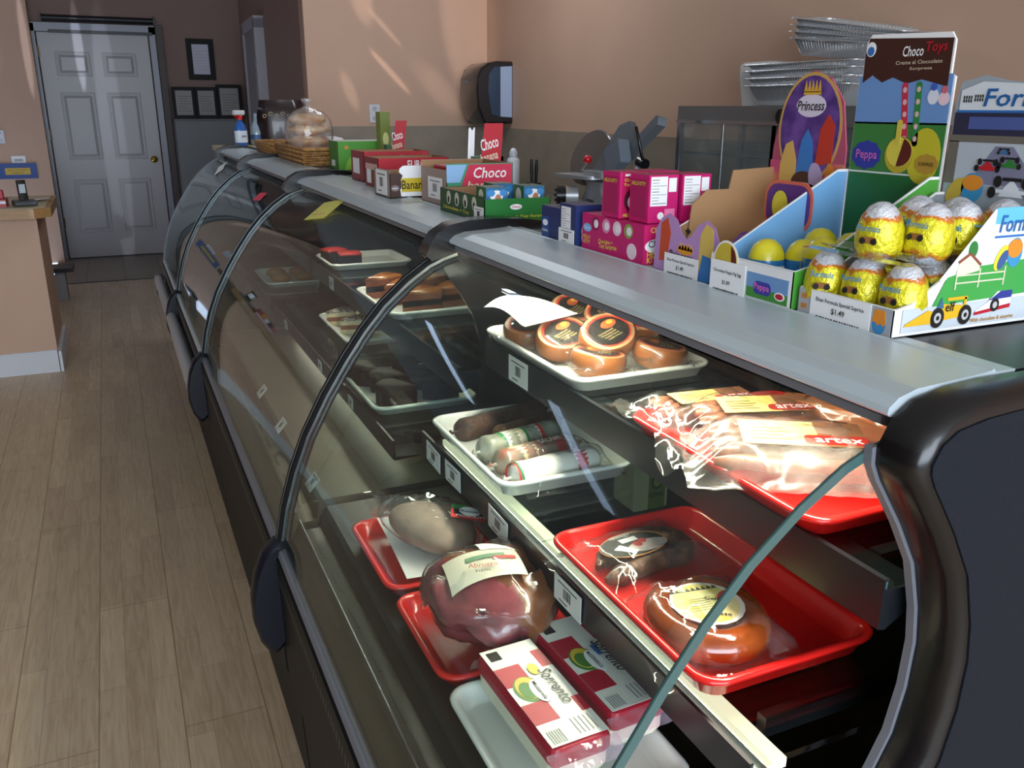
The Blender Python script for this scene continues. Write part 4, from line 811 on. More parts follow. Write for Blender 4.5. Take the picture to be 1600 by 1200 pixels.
# tall narrow green, slanted red choco displays behind
t, L_, F_, T_ = carton('tall_green_carton', 'tall narrow olive green carton standing behind the red carton trays', 'carton', .812, 2.845, .033, .05, .185, paper('7d8c34'), paper('6c7c2c'))
b = MB(); b.ell(F_, .017, .10, .010, .022, paper('c8cf8a'), 2); b.dec(T_, [(.004, 0), (.03, 0), (.017, .03)], yl, 3); b.build('print', t)
def choco_card(loc, label, w, h, lean, rz):
    t = thing('chocolate_display_carton', label, 'display carton', loc, rz)
    b = MB(); b.box((0, 0, 0), (w, .035, h * .55), paper('2c5a30')); b.box((w * .6, .0, 0), (w, .035, h * .8), paper('2a2a28')); b.build('carton_body', t)
    b = MB(); F = FR((0, -.003, 0), (1, 0, 0), (0, 0, 1)); sh = lean
    b.dec(F, [(.004, 0), (w * .8, 0), (w * .8 + sh, h), (w * .15 + sh, h)], red2, 6)
    b.text(F, 'Choco', w * .12 + sh * .6, h * .62, w * .62, WH, h * .16, 8, .2, .25); b.text(F, 'banana', w * .12 + sh * .45, h * .46, w * .62, paper('e2d2b8'), h * .12, 8, .2, .25); b.build('card', t)
    return t
choco_card((.792, 2.71, ZT), 'small slanted red chocolate card in a green carton behind the red trays', .055, .160, .022, 0)
choco_card((.772, 1.925, ZT), 'red chocolate banana card in a green carton under the black towel dispenser', .072, .165, .012, 0)
b = MB(); b.grid(lambda u, v: (.757 + .016 * u + .012 * v, 1.945 + .010 * v, ZT + .002 + .150 * v + .004 * math.sin(9 * u + 6 * v)), 6, 10, WH)
tag(b.build('crumpled_tissue'), 'crumpled white tissue left of the larger red chocolate card', 'tissue')
# -- red trays
t, L_, F_, T_ = carton('chocolate_tray', 'red carton tray with green wrapped bars next to the green carton', 'carton tray', .640, 2.42, .19, .14, .082, paper('8c2a30'), red2, open_=True)
b = MB(); b.text(F_, 'Choco', .095, .052, .06, WH, .02, 2, .2); b.rect(L_, .02, .02, .09, .062, WH, 2); b.rect(F_, 0, .0, .19, .028, paper('6a2028'), 2); b.build('print', t)
for k in range(3):
    b = MB(); b.bbox((.03 + .05 * k, .02, .01), (.07 + .05 * k, .12, .076), dgreen, .004); b.rect(TF(.03 + .05 * k, .02, .0762), .005, .02, .035, .06, paper('c9d8c0')); b.build('wrapped_bar', t)
t, L_, F_, T_ = carton('eurocream_tray', 'red carton tray with white lettering along its near edge, behind the banana tray', 'carton tray', .618, 2.20, .19, .13, .076, paper('7c2a2c'), red2, open_=True)
b = MB(); b.text(F_, 'EUROCREM', .078, .050, .098, WH, .020, 2); b.rect(F_, 0, 0, .19, .036, paper('7a1c24'), 2); b.rect(L_, .02, .01, .06, .045, WH, 2); b.rect(L_, .01, .045, .12, .06, paper('d0a8a0'), 2); b.build('print', t)
for k in range(3):
    b = MB(); b.bbox((.02 + .055 * k, .015, .005), (.065 + .055 * k, .115, .060), paper('3a2620'), .004); b.rect(TF(.02 + .055 * k, .015, .0602), .005, .02, .04, .07, paper('c0b090')); b.build('wrapped_bar', t)
# -- Banank tray
t, L_, F_, T_ = carton('banana_cream_tray', 'carton tray with a large white jar print lettered Banank', 'carton tray', .578, 1.965, .125, .13, .055, paper('8f8478'), brown_p, open_=True, front_h=.055, left_h=.062)
b = MB(); G = F_; b.dec(G, [(.026, .003), (.124, .003), (.124, .072), (.032, .072), (.024, .066), (.022, .058), (.031, .050), (.026, .040), (.031, .03), (.024, .018)], WH, 3); b.rect(G, .027, .013, .124, .044, paper('d2b82c'), 5); b.text(G, 'Banank', .028, .019, .061, BK, .020, 6); b.ell(G, .012, .022, .010, .007, paper('7a6a6a'), 4); b.text(G, 'swiss', .005, .020, .013, WH, lvl=6); b.build('print', t)
price_tag(t, L_ @ Matrix.Translation((.02, .004, .001)), .09, .056)
for k in range(3):
    b = MB(); b.lathe([(.001, .002), (.015, .002), (.015, .04), (.012, .045), (.001, .046)], paper('5a4034'), 14, Matrix.Translation((.03 + .033 * k, .065, 0))); b.build('jar', t)
# -- Choco banana tray (green/red)
t, L_, F_, T_ = carton('banana_bar_tray', 'carton tray of banana bars with red and green front, behind the green toy egg tray', 'carton tray', .632, 1.735, .15, .165, .088, paper('a08a80'), paper('3f8f6a'), open_=True, left_h=.075)
b = MB(); b.dec(F_, [(.03, .035), (.148, .035), (.148, .086), (.05, .086)], paper('c8284c'), 2); b.text(F_, 'Choco', .06, .058, .075, WH, .022, 4, .2); b.text(F_, 'banana', .045, .036, .085, paper('d8c8a8'), .016, 4, .2); b.dec(F_, [(0, .05), (.03, .05), (.045, .086), (0, .086)], sky, 3); b.build('print', t)
price_tag(t, L_ @ Matrix.Translation((.05, .012, .001)), .09, .045)
for k in range(3):
    b = MB(); b.bbox((.02 + .04 * k, .02, .004), (.052 + .04 * k, .14, .08), (red2, dgreen, red2)[k], .004); b.build('wrapped_bar', t)
# -- green toy egg tray with three boxes
t, L_, F_, T_ = carton('green_toy_tray', 'low green carton tray lettered Chocolate + Toy Surprise at the first case joint', 'carton tray', .604, 1.462, .132, .235, .046, paper('1a4a26'), paper('17702c'), open_=True, front_h=.042)
b = MB(); b.text(F_, 'Chocolate + Toy Surprise', .010, .006, .118, yl, .0062, 2); b.ell(F_, .062, .027, .012, .005, WH, 2); b.text(F_, 'Choco', .053, .025, .018, red2, lvl=4); b.text(L_, 'Chocolate + Toy', .02, .006, .14, yl, .008, 2)
for k in range(4): b.ell(L_, .05 + .045 * k, .030, .011, .013, paper('c8c8b4'), 2); b.ell(L_, .05 + .045 * k, .026, .005, .007, BK, 3)
b.build('print', t)
price_tag(t, L_ @ Matrix.Translation((.187, .001, .001)), .045, .026)
for k, (x, y) in enumerate(((.612, 1.475), (.656, 1.545), (.690, 1.480))):
    t, L_, F_, T_ = carton('toy_egg_box', 'small green and blue toy egg box ' + ('nearest the aisle in the green tray', 'at the middle back of the green tray', 'at the right of the green tray')[k], 'toy box', x, y, .042, .046, .060, dgreen, paper('2f6c94'), paper('2a5a34'), z=ZT + .0015, group='green toy egg boxes')
    b = MB(); b.ell(F_, .021, .045, .013, .010, WH, 2); b.ell(F_, .010, .050, .008, .006, paper('3b8ac8'), 3); b.ell(F_, .034, .050, .007, .006, paper('3b8ac8'), 3); b.ell(F_, .024, .040, .006, .008, paper('b07a60'), 3); b.ell(L_, .023, .04, .012, .016, paper('c8c8b4'), 2); b.build('print', t)
# -- dark blue boxes
t, L_, F_, T_ = carton('blue_toy_box', 'dark blue toy box with a white ingredients panel, farther of the two blue boxes', 'toy box', .628, 1.215, .042, .062, .050, blue_d, paper('27407c'))
b = MB(); b.rect(L_, .002, 0, .026, .034, paper('2a4a8c'), 2); b.text(L_, 'Hobbies', .004, .010, .02, WH, lvl=3); b.ell(L_, .014, .024, .009, .005, WH, 3); nutri(b, F_, .005, .008, .03, .036, WH); b.build('print', t)
t, L_, F_, T_ = carton('blue_toy_box', 'dark blue toy box nearer the pink boxes with a white price ticket on its side', 'toy box', .626, 1.158, .044, .052, .060, blue_d, blue_d)
b = MB(); nutri(b, L_, .006, .020, .03, .036, WH); b.ell(F_, .022, .022, .012, .015, WH, 2); b.dec(F_, [(.012, .002), (.030, .002), (.034, .014), (.022, .03), (.010, .014)], WH, 3); b.ell(F_, .018, .020, .007, .005, orange, 4); b.build('print', t)
price_tag(t, L_ @ Matrix.Translation((.0, .001, .001)), .05, .022)
# -- pink tray and boxes
t, L_, F_, T_ = carton('pink_toy_tray', 'pink carton tray lettered Chocolate + Toy Surprise under the stacked pink boxes', 'carton tray', .630, .976, .092, .168, .052, pink, paper('c01860'))
b = MB(); b.text(L_, 'HELLO', .004, .016, .022, yl, lvl=3); b.text(L_, 'KITTY', .006, .009, .020, yl, lvl=3); b.ell(L_, .016, .032, .012, .006, blue_l, 2); b.text(L_, 'Choco', .007, .030, .018, WH, lvl=4)
b.text(L_, 'Chocolate +', .050, .014, .040, yl, lvl=3, rot=.05); b.text(L_, 'Toy Surprise', .052, .005, .050, yl, lvl=3, rot=.05)
for k in range(4): b.ell(L_, .040 + .030 * k, .040, .011, .010, (paper('8c1450'), paper('d88ab0'), paper('e0c8d4'), paper('8aa04a'))[k], 2); b.ell(L_, .042 + .030 * k, .040, .006, .006, paper('ece4e8'), 3)
b.ell(L_, .140, .014, .012, .011, paper('ead2dc'), 2)
b.ell(F_, .024, .024, .022, .010, WH, 2); b.text(F_, 'Choco', .008, .022, .034, blue_d, lvl=4, rot=.15); b.text(F_, 'HELLO', .006, .010, .028, yl, lvl=3); b.text(F_, 'KITTY', .006, .002, .028, yl, lvl=3); b.text(F_, 'Chocolate', .010, .042, .04, yl, lvl=3); b.build('print', t)
kb = [(.632, 1.045, 'yellow lettered front, at the aisle edge', 0), (.640, .985, 'nearest the camera in the front row', 0), (.690, .982, 'at the right end of the front row', 0), (.684, 1.050, 'in the back row', 0)]
for k, (x, y, wh_, rz) in enumerate(kb):
    t, L_, F_, T_ = carton('pink_toy_box', 'tall pink toy surprise box, ' + wh_, 'toy box', x, y, .046, .046, .062, pink, pink, pinkd, z=ZT + .0535, group='pink toy surprise boxes')
    b = MB()
    if k == 0:
        F = F_; b.rect(F, .004, .0, .040, .062, paper('b0124e'), 2); b.text(F, 'Chocolate +', .007, .050, .030, yl, lvl=4, h=.0040); b.text(F, 'Toy Surprise', .006, .043, .034, yl, lvl=4, h=.0046); b.text(F, 'HELLO KITTY', .006, .002, .034, yl, lvl=4, h=.0045); b.ell(F, .023, .024, .016, .017, paper('4a0c28'), 3); b.ell(F, .023, .022, .010, .011, paper('ead8dc'), 4); b.rect(F, .008, .057, .034, .060, WH, 4)
    else:
        nutri(b, F_, .003, .022, .026, .038, WH); b.rect(F_, .031, .040, .043, .058, WH, 2); b.ell(F_, .020, .009, .005, .005, WH, 2); b.rect(F_, .026, .006, .042, .018, paper('e87aa8'), 2)
    b.rect(L_, .004, .006, .042, .056, paper('a81258'), 2); b.text(L_, 'HELLO KITTY', .006, .048, .034, yl, lvl=4, h=.005); b.build('print', t)
b = MB(); b.box((0, 0, 0), (.085, .10, .03), red2); b.rect(TF(0, 0, .03), .005, .005, .08, .095, paper('d8c8c0')); tag(b.build('red_carton', None, (.742, 1.02, ZT)), 'low red carton lying behind the pink boxes', 'carton')

# -- stepped egg displays -------------------------------------------------
def display(name, label, x0, x1, y0, y1, zc, hf, hs, inside, outside, front, edge=WH, zback=None, card=None):
    """open display: low front facing the aisle, sides rising to a back card at x1"""
    t = thing(name, label, 'display box', (x0, y0, ZT)); w = y1 - y0; d = x1 - x0; th = .0022
    b = MB(); b.box((0, 0, 0), (d, w, .002), inside); b.build('base', t)
    b = MB(); b.box((0, 0, 0), (th, w, hf), front); b.box((0, 0, hf), (th, w, hf + .001), edge); b.build('front_panel', t)
    for y, side in ((0, 'side_panel'), (w - th, 'side_panel')):
        prof = [(0, 0), (d, 0), (d, hs), (d * .92, hs), (.02, hf + .004), (0, hf)]
        b = MB(); F = FR((0, y + th, 0), (1, 0, 0), (0, 0, 1)); b.prism(prof, 0, th, edge, F)
        ma, mb = (outside, inside) if y == 0 else (inside, outside)
        b.dec(FR((0, y, 0), (1, 0, 0), (0, 0, 1)), [(x * .985 + .001, z * .97 + .001) for x, z in prof], ma, 2); b.dec(FR((d, y + th, 0), (-1, 0, 0), (0, 0, 1)), [(d - x * .985 - .002, z * .97 + .001) for x, z in prof][::-1], mb, 2); b.build(side, t)
    return t
# princess display
t = display('princess_display', 'purple and pink arched Princess candy display with a brown card inside', .636, .815, .822, .955, 0, .042, .115, card_in, card_in, card_in)
# its front: heart shaped pale lilac panel
b = MB(); F = LF(-.001, .134, 0)
lil = paper('b48ac0'); b.dec(F, [(0, 0), (.134, 0), (.134, .052), (.126, .066), (.110, .073), (.092, .066), (.080, .052), (.070, .046), (.060, .052), (.048, .068), (.032, .074), (.014, .066), (.002, .050)], lil, 3)
b.ell(F, .068, .032, .016, .006, paper('d8922c'), 4)
for k in range(5): b.dec(F, [(.054 + .006 * k, .032), (.057 + .006 * k, .041), (.060 + .006 * k, .032)], paper('e0a83a'), 4)
b.dec(F, [(.012, .012), (.030, .014), (.036, .05), (.028, .068), (.014, .060)], paper('c24a2a'), 4); b.dec(F, [(.096, .012), (.128, .012), (.122, .064), (.108, .069), (.098, .055)], paper('d8b85c'), 4); b.dec(F, [(.098, .0), (.130, .0), (.120, .03), (.104, .032)], paper('2f74b8'), 5); b.dec(F, [(.066, .056), (.072, .060), (.078, .056), (.072, .051)], BK, 4)
b.text(F, 'Princess', .034, .020, .05, BK, .009, 5, .2); b.build('front_print', t)
price_tag(t, F @ Matrix.Translation((.028, -.001, .003)), .072, .026, 'Elvan Princess Special Suprice', '$1.49')
b = MB(); F = LF(.179, .134, .075); W_, H_ = .134, .170
arch = [(0, 0), (W_, 0), (W_ * .99, H_ * .45), (W_ * .90, H_ * .78), (W_ * .72, H_ * .94), (W_ * .50, H_), (W_ * .28, H_ * .94), (W_ * .12, H_ * .78), (W_ * .02, H_ * .45)]
b.prism(arch, 0, .002, paper('b0506c'), F); F = F @ Matrix.Translation((0, 0, .002))
b.dec(F, [(p[0], p[1] * .35) for p in ((0, 0), (W_, 0), (W_, H_), (0, H_))], mat('pink_flame_print', 'c8507a', .4, col2='d88a50', scale=30), 2); b.rect(F, 0, 0, W_, .022, orange, 3)
b.ell(F, W_ / 2, .100, .056, .068, paper('c8a058'), 3, n=32); b.ell(F, W_ / 2, .100, .052, .064, mat('violet_print', '4c2f74', .4, col2='6c4a94', scale=40), 4, n=32); b.ell(F, W_ * .5, .128, .026, .014, paper('d8d0e0'), 5); b.text(F, 'Princess', W_ * .5 - .024, .122, .048, BK, .012, 7, .2)
for k in range(5): b.dec(F, [(W_ * .5 - .015 + .006 * k, .144), (W_ * .5 - .012 + .006 * k, .158), (W_ * .5 - .009 + .006 * k, .144)], paper('d8a838'), 6)
b.rect(F, W_ * .5 - .015, .141, W_ * .5 + .015, .145, paper('d8a838'), 6)
b.dec(F, [(.020, .028), (.052, .028), (.050, .06), (.040, .085), (.028, .080), (.020, .055)], paper('d8b060'), 6); b.dec(F, [(.050, .040), (.082, .040), (.076, .085), (.066, .10), (.056, .085)], paper('3b7cc4'), 6); b.dec(F, [(.084, .055), (.112, .060), (.112, .105), (.10, .118), (.088, .10)], paper('c03a28'), 6); b.ell(F, .066, .034, .022, .014, paper('4a2c22'), 7); b.ell(F, .066, .026, .026, .008, WH, 8); b.ell(F, .088, .040, .012, .020, paper('b8a8d0'), 8, .3); b.ell(F, .112, .046, .008, .012, orange, 8)
b.build('back_card', t)
b = MB(); b.prism(rrect(0, 0, .085, .060, .02, 4), 0, .0015, paper('d86a50'), LF(.12, .07, .055)); b.prism(rrect(.004, .004, .081, .056, .018, 4), .0015, .002, purple, LF(.12, .07, .055)); b.ell(LF(.118, .07, .055), .03, .03, .014, .018, yl, 5); b.build('inner_card', t)
b = MB(); b.prism([(.04, .0), (.179, .0), (.179, .125), (.11, .122), (.105, .098), (.07, .098), (.048, .08)], 0, .002, paper('a37c54', .6), FR((0, .128, .0), (1, 0, 0), (0, 0, 1))); b.build('inner_divider', t)
for k in range(3):
    pt = MB(); blob(pt, lambda d: (d.x * .018, d.y * .018, .024 + d.z * .024), paper('6a3c94'), None, 14, 10)
    tag(pt.build('purple_egg', None, (.70 + .03 * k, .86 + .03 * (k % 2), ZT + .003)), 'purple foil egg ' + ('nearest the front of', 'in the middle of', 'deepest inside')[k] + ' the princess display', 'chocolate egg', 'purple eggs')

# green and blue display with yellow capped eggs
t = display('green_card_display', 'blue and green sloped display box with a tall green back card', .624, .815, .684, .820, 0, .040, .130, paper('78aede'), paper('4c9a38'), paper('3f8a34'))
b = MB(); F = LF(-.0005, .136, 0); b.rect(F, 0, 0, .136, .040, paper('e8e8e8'), 2); b.rect(F, .066, .003, .132, .014, paper('3f8a34'), 3); b.rect(F, .066, .014, .132, .030, paper('6c94c4'), 3); b.dec(F, rrect(.078, .008, .106, .022, .006, 3), paper('3a3c9c'), 4); b.text(F, 'Peppa', .080, .011, .024, paper('e070c0'), .009, 6); b.ell(F, .120, .011, .008, .0045, WH, 4); b.ell(F, .120, .011, .006, .003, red2, 5); b.build('front_print', t)
price_tag(t, F @ Matrix.Translation((.004, -.001, .003)), .062, .036, 'Chocotoys Peppa Pig Egg', '$1.89')
b = MB(); F2 = LF(-.001, .128, .036); b.ell(F2, .020, 0, .022, .022, WH, 3); b.ell(F2, .020, 0, .0195, .0195, mat('yellow_cream_print', 'c8b03c', .4, var=.1), 5); b.dec(F2, [(.020 + .019 * math.cos(a), .019 * math.sin(a)) for a in [-.9 + k * .25 for k in range(9)]], paper('5a1e14'), 7); b.build('round_badge', t)
b = MB(); F = LF(.190, .130, .0); W_ = .126
b.prism([(0, .0), (W_ + .006, 0), (W_ + .006, .232), (W_, .235), (W_, .268), (W_ - .006, .276), (.012, .280), (.006, .272), (.004, .235), (0, .232)], 0, .002, WH, F); F = F @ Matrix.Translation((0, 0, .002))
gD = paper('1f6a30'); b.rect(F, .001, .0, W_ + .004, .128, gD, 2); b.rect(F, .001, .130, W_ + .004, .185, paper('3a7c3a'), 2); b.rect(F, .001, .183, W_ + .004, .235, paper('6a92c8'), 2); b.dec(F, [(.006, .228), (.02, .236), (.035, .228), (.05, .233), (.07, .226), (.09, .230), (W_ - .002, .222), (W_ - .002, .270), (.010, .276), (.006, .26)], brown_p, 3)
b.text(F, 'Choco', .060, .254, .028, WH, .011, 5, .1); b.text(F, 'Toys', .090, .255, .028, red2, .013, 5, .1); b.text(F, 'Creme al Cioccolato', .052, .246, .062, paper('c8b8a0'), .004, 5); b.text(F, 'Sorpresa', .072, .239, .03, paper('c8b8a0'), .004, 5); b.ell(F, .014, .264, .007, .008, WH, 5); b.ell(F, .014, .262, .005, .005, paper('3a6cb0'), 6)
for (x, c, r) in ((.078, 'c03048', .14), (.092, '2f8040', .06)):
    G = F @ Matrix.Translation((x, .160, 0)) @ Matrix.Rotation(r, 4, 'Z'); b.dec(G, rrect(-.004, 0, .004, .068, .0035, 3), paper(c), 4)
    for k in range(5): b.ell(G, 0, .008 + .013 * k, .0025, .003, paper('d8b0b0'), 5)
b.ell(F, .106, .150, .022, .030, paper('c4b82c'), 4); b.ell(F, .073, .150, .020, .020, paper('b8a62c'), 5); b.ell(F, .073, .153, .018, .016, paper('d8c84c'), 6); b.dec(F, [(.073 + .0175 * math.cos(a), .153 + .0155 * math.sin(a)) for a in [-1.7 + k * .27 for k in range(12)]], paper('5a1e14'), 7); b.dec(F, rrect(.066, .160, .073, .188, .003, 3), paper('d0c048'), 8)
b.dec(F, [(.006 + .019 + .021 * math.cos(a) * (1 + .08 * (k % 2)), .148 + .015 * math.sin(a) * (1 + .12 * (k % 2))) for k, a in enumerate([i * PI / 10 for i in range(20)])], paper('2f3a9a'), 4); b.text(F, 'Peppa', .010, .141, .032, paper('c868b8'), .013, 6)
b.dec(F, [(.112 + .015 * math.cos(a) * (1 + .08 * (k % 2)), .142 + .010 * math.sin(a) * (1 + .12 * (k % 2))) for k, a in enumerate([i * PI / 10 for i in range(20)])], paper('b08a30'), 6); b.text(F, 'SURPRISE', .102, .140, .02, paper('5a4a20'), .004, 8)
b.ell(F, .108, .212, .007, .008, paper('d8dce8'), 4); b.ell(F, .108, .222, .004, .004, paper('3a5cb0'), 5); b.ell(F, .122, .210, .007, .007, paper('e8c8d0'), 4); b.ell(F, .122, .219, .004, .004, paper('c86878'), 5)
b.build('back_card', t)
capy = mat('yellow_cap', 'd8cc24', .3, coat=.3); bluep = mat('blue_egg_print', '2f78b4', .3, coat=.6)
for k, (x, y) in enumerate(((.665, .775), (.700, .755), (.742, .775), (.690, .715), (.745, .730))):
    t = thing('capsule_egg', ('yellow capped blue egg nearest the front of the sloped display', 'yellow capped blue egg second from the front of the sloped display', 'yellow capped blue egg at the back of the sloped display by its card', 'yellow capped blue egg by the side wall facing the racing display', 'yellow capped blue egg in the back corner facing the racing display')[k], 'chocolate egg', (x, y, ZT + .004 + (.008 if k > 1 else 0)), rz=k * 1.1)
    b = MB(); b.lathe([(.001, .0), (.013, .0), (.018, .006), (.0205, .016), (.021, .026), (.020, .034)], bluep, 18); b.lathe([(.0135, .0), (.0185, .0055), (.0195, .009)], lgreen, 18, caps=False); b.build('egg_body', t)
    b = MB(); b.lathe([(.0202, .034), (.019, .041), (.015, .049), (.008, .0545), (.001, .056)], capy, 18); b.build('cap', t)
    b = MB(); F = FR((-.0205, .004, .016), (0, -1, 0), (0, 0, 1)); b.rect(F, -.004, -.004, .012, .016, paper('4a2c20'), 3); b.text(F, 'Peppa', -.003, .004, .013, yl, lvl=4); F = FR((-.004, -.0212, .014), (1, 0, 0), (0, 0, 1)); b.rect(F, 0, 0, .012, .014, paper('b8c8d8'), 2); b.build('label', t)

# racing display
t = display('racing_display', 'white sloped display box with racing car print, nearest the black end panel', .628, .815, .556, .676, 0, .026, .115, grey_p, WH, paper('8a94a0'))
b = MB(); F = LF(-.0005, .12, 0); b.rect(F, 0, 0, .12, .026, paper('a4a8ac'), 2)
for z in (.006, .016): b.rect(F, .004, z, .012, z + .005, paper('c07a34'), 3)
b.ell(F, .106, .010, .008, .009, paper('3a8ac0'), 3); b.dec(F, [(.098, .012), (.1, .024), (.112, .024), (.114, .012), (.111, .009), (.108, .012), (.105, .009), (.102, .012)], orange, 4); b.build('front_print', t)
price_tag(t, F @ Matrix.Translation((.018, .0, .001)), .078, .027, 'Elvan Formula Special Suprice', '$1.49')
# side art facing the camera
b = MB(); F = FF(.0, -.0006, 0)
b.dec(F, [(.05, .050), (.187, .050), (.187, .112), (.11, .112)], paper('dfe6ea'), 4); b.dec(F, [(.112, .098), (.187, .098), (.187, .113), (.112, .113)], paper('62b8de'), 5); b.dec(F, [(.046, .026), (.187, .030), (.187, .064), (.10, .060), (.06, .052)], paper('3fa048'), 5); b.rect(F, .01, .004, .187, .026, paper('c4ccd2'), 4)
b.text(F, 'Formula', .118, .090, .060, paper('1f64a8'), .016, 8, .15); b.rect(F, .114, .085, .187, .087, paper('2a6ab0'), 6)
b.dec(F, [(.072, .052), (.072, .066), (.085, .072), (.100, .062), (.100, .056)], paper('e8e0c4'), 6); b.dec(F, [(.070, .066), (.085, .074), (.102, .062), (.100, .060), (.085, .071), (.072, .064)], paper('8a4a34'), 7); b.ell(F, .088, .076, .006, .008, paper('2a7a38'), 5)
for z in (.045, .052): b.rect(F, .07, z, .135, z + .0014, paper('d8d4b8'), 7)
for x in (.07, .10, .134): b.rect(F, x, .04, x + .0016, .058, paper('d8d4b8'), 8)
b.ell(F, .145, .070, .010, .014, paper('3a90c0'), 7); b.ell(F, .144, .074, .010, .009, orange, 8); b.ell(F, .127, .066, .007, .013, yl, 7, -.5); b.ell(F, .129, .064, .005, .010, paper('3a5a90'), 8, -.5)
# yellow open wheel car
yc = paper('dfb022'); b.dec(F, [(.012, .010), (.052, .010), (.054, .020), (.040, .023), (.028, .018), (.014, .0125)], yc, 8); b.dec(F, [(.05, .011), (.090, .014), (.090, .024), (.056, .028), (.050, .020)], yc, 8); b.rect(F, .064, .030, .090, .033, yc, 8); b.rect(F, .086, .024, .089, .032, yc, 8); b.dec(F, [(.050, .022), (.056, .034), (.060, .024)], paper('3a6a88'), 9); b.text(F, 'elf', .062, .020, .012, BK, lvl=10)
for x in (.053, .089): b.ell(F, x, .015, .0085, .0095, BK, 10); b.ell(F, x, .015, .0045, .005, paper('b8b8b8'), 11); b.ell(F, x, .015, .002, .0022, BK, 12)
b.dec(F, [(.102, .014), (.150, .018), (.150, .034), (.130, .034), (.118, .024), (.104, .018)], WH, 8); b.dec(F, [(.102, .013), (.150, .017), (.150, .021), (.102, .016)], red2, 9); b.dec(F, [(.120, .026), (.134, .034), (.150, .034), (.150, .027)], paper('2a3a8a'), 9); b.ell(F, .128, .021, .006, .0065, BK, 10); b.ell(F, .128, .021, .003, .0032, paper('b8b8b8'), 11)
b.text(F, 'With chocolate & surprise', .098, .005, .06, paper('b8842c'), .005, 6); b.build('side_print', t)
b = MB(); F = LF(.186, .121, .0)
b.prism([(0, 0), (.150, 0), (.150, .235), (.10, .222), (.06, .226), (.030, .232), (.004, .226), (0, .205)], 0, .002, paper('9aa4ac'), F); F = F @ Matrix.Translation((0, 0, .002))
b.rect(F, .0, .098, .150, .125, paper('a0a8b0'), 2); b.rect(F, 0, .125, .150, .170, paper('b4bcc4'), 3); b.rect(F, .002, .174, .150, .196, paper('2c2c44'), 3); b.rect(F, .020, .180, .150, .192, paper('4a5a94'), 4); b.rect(F, 0, .167, .150, .174, paper('6c665c'), 4); b.rect(F, 0, .125, .012, .168, paper('6c665c'), 4); b.dec(F, [(.03, .126), (.110, .126), (.075, .164), (.055, .164)], paper('7c7c94'), 4)
b.dec(F, [(.006, .198), (.150, .198), (.150, .232), (.10, .222), (.03, .226), (.006, .218)], paper('d4dae0'), 4); b.rect(F, .004, .196, .150, .1985, paper('2a6ab0'), 5); b.text(F, 'Formula', .034, .202, .10, paper('1f5c9c'), .017, 7, .15)
for k in range(8): b.rect(F, .010 + .0028 * (k % 4) + .0, .206 + .0035 * (k // 4), .0114 + .0028 * (k % 4), .209 + .0035 * (k // 4), BK, 6); b.rect(F, .023 + .0028 * (k % 4), .207 + .0035 * (k // 4), .0244 + .0028 * (k % 4), .210 + .0035 * (k // 4), BK, 6)
def f1(x, z, s, c):
    b.dec(F, [(x - s * .4, z), (x + s * .4, z), (x + s * .2, z + s * .3), (x, z + s * .5), (x - s * .2, z + s * .3)], paper(c), 7); b.rect(F, x - s * .6, z + s * .1, x + s * .6, z + s * .2, paper(c), 8); b.rect(F, x - s * .3, z + s * .45, x + s * .3, z + s * .55, BK, 8)
    for dx, dz in ((-.6, .1), (.6, .1), (-.45, .42), (.45, .42)): b.ell(F, x + s * dx, z + s * dz, s * .13, s * .17, BK, 9)
f1(.066, .157, .010, '3a70a0'); f1(.050, .140, .020, 'c02028'); f1(.074, .144, .018, '2f7a34'); f1(.080, .116, .034, 'd8dce0')
b.ell(F, .036, .122, .013, .015, paper('3a90c0'), 6); b.ell(F, .036, .127, .012, .008, orange, 7); b.ell(F, .016, .118, .008, .015, paper('c8a83a'), 6, -.6); b.build('back_card', t)
b = MB(); b.prism([(0, .0), (.075, 0), (.075, .098), (.0, .108)], 0, .0015, paper('a0a4a6'), LF(.160, .112, 0)); b.box((.10, .004, .095), (.186, .116, .0965), paper('6aa8cc')); b.build('inner_shelf', t)
# foil eggs
def egg_foil():
    m = mat('racing_egg_foil', 'd6d8de', .28, .35, bump=.9, bscale=170, coat=.3); nt = m.node_tree; b = nt.nodes['Principled BSDF']; L = nt.links.new
    tc = nt.nodes.new('ShaderNodeTexCoord'); sp = nt.nodes.new('ShaderNodeSeparateXYZ'); L(tc.outputs['Object'], sp.inputs[0])
    n = nt.nodes.new('ShaderNodeTexNoise'); n.inputs['Scale'].default_value = 75; L(tc.outputs['Object'], n.inputs['Vector'])
    a = nt.nodes.new('ShaderNodeMath'); a.operation = 'MULTIPLY_ADD'; a.inputs[1].default_value = .020; L(n.outputs[0], a.inputs[0]); L(sp.outputs[2], a.inputs[2])
    c = nt.nodes.new('ShaderNodeMath'); c.operation = 'MULTIPLY'; c.inputs[1].default_value = 1 / .08; L(a.outputs[0], c.inputs[0])
    r = nt.nodes.new('ShaderNodeValToRGB'); L(c.outputs[0], r.inputs[0]); e = r.color_ramp.elements
    e[0].position = 0; e[0].color = lin('cfd2da'); e[1].position = .26; e[1].color = lin('cfd2da')
    for p, h in ((.275, 'c8741c'), (.31, 'd89a20'), (.34, 'dccf22'), (.70, 'ded426'), (.72, 'd88a1c'), (.745, 'c8701c'), (.76, 'd2d4da'), (1, 'd2d4da')):
        x = e.new(p); x.color = lin(h)
    L(r.outputs[0], b.inputs['Base Color']); return m
foil = egg_foil()
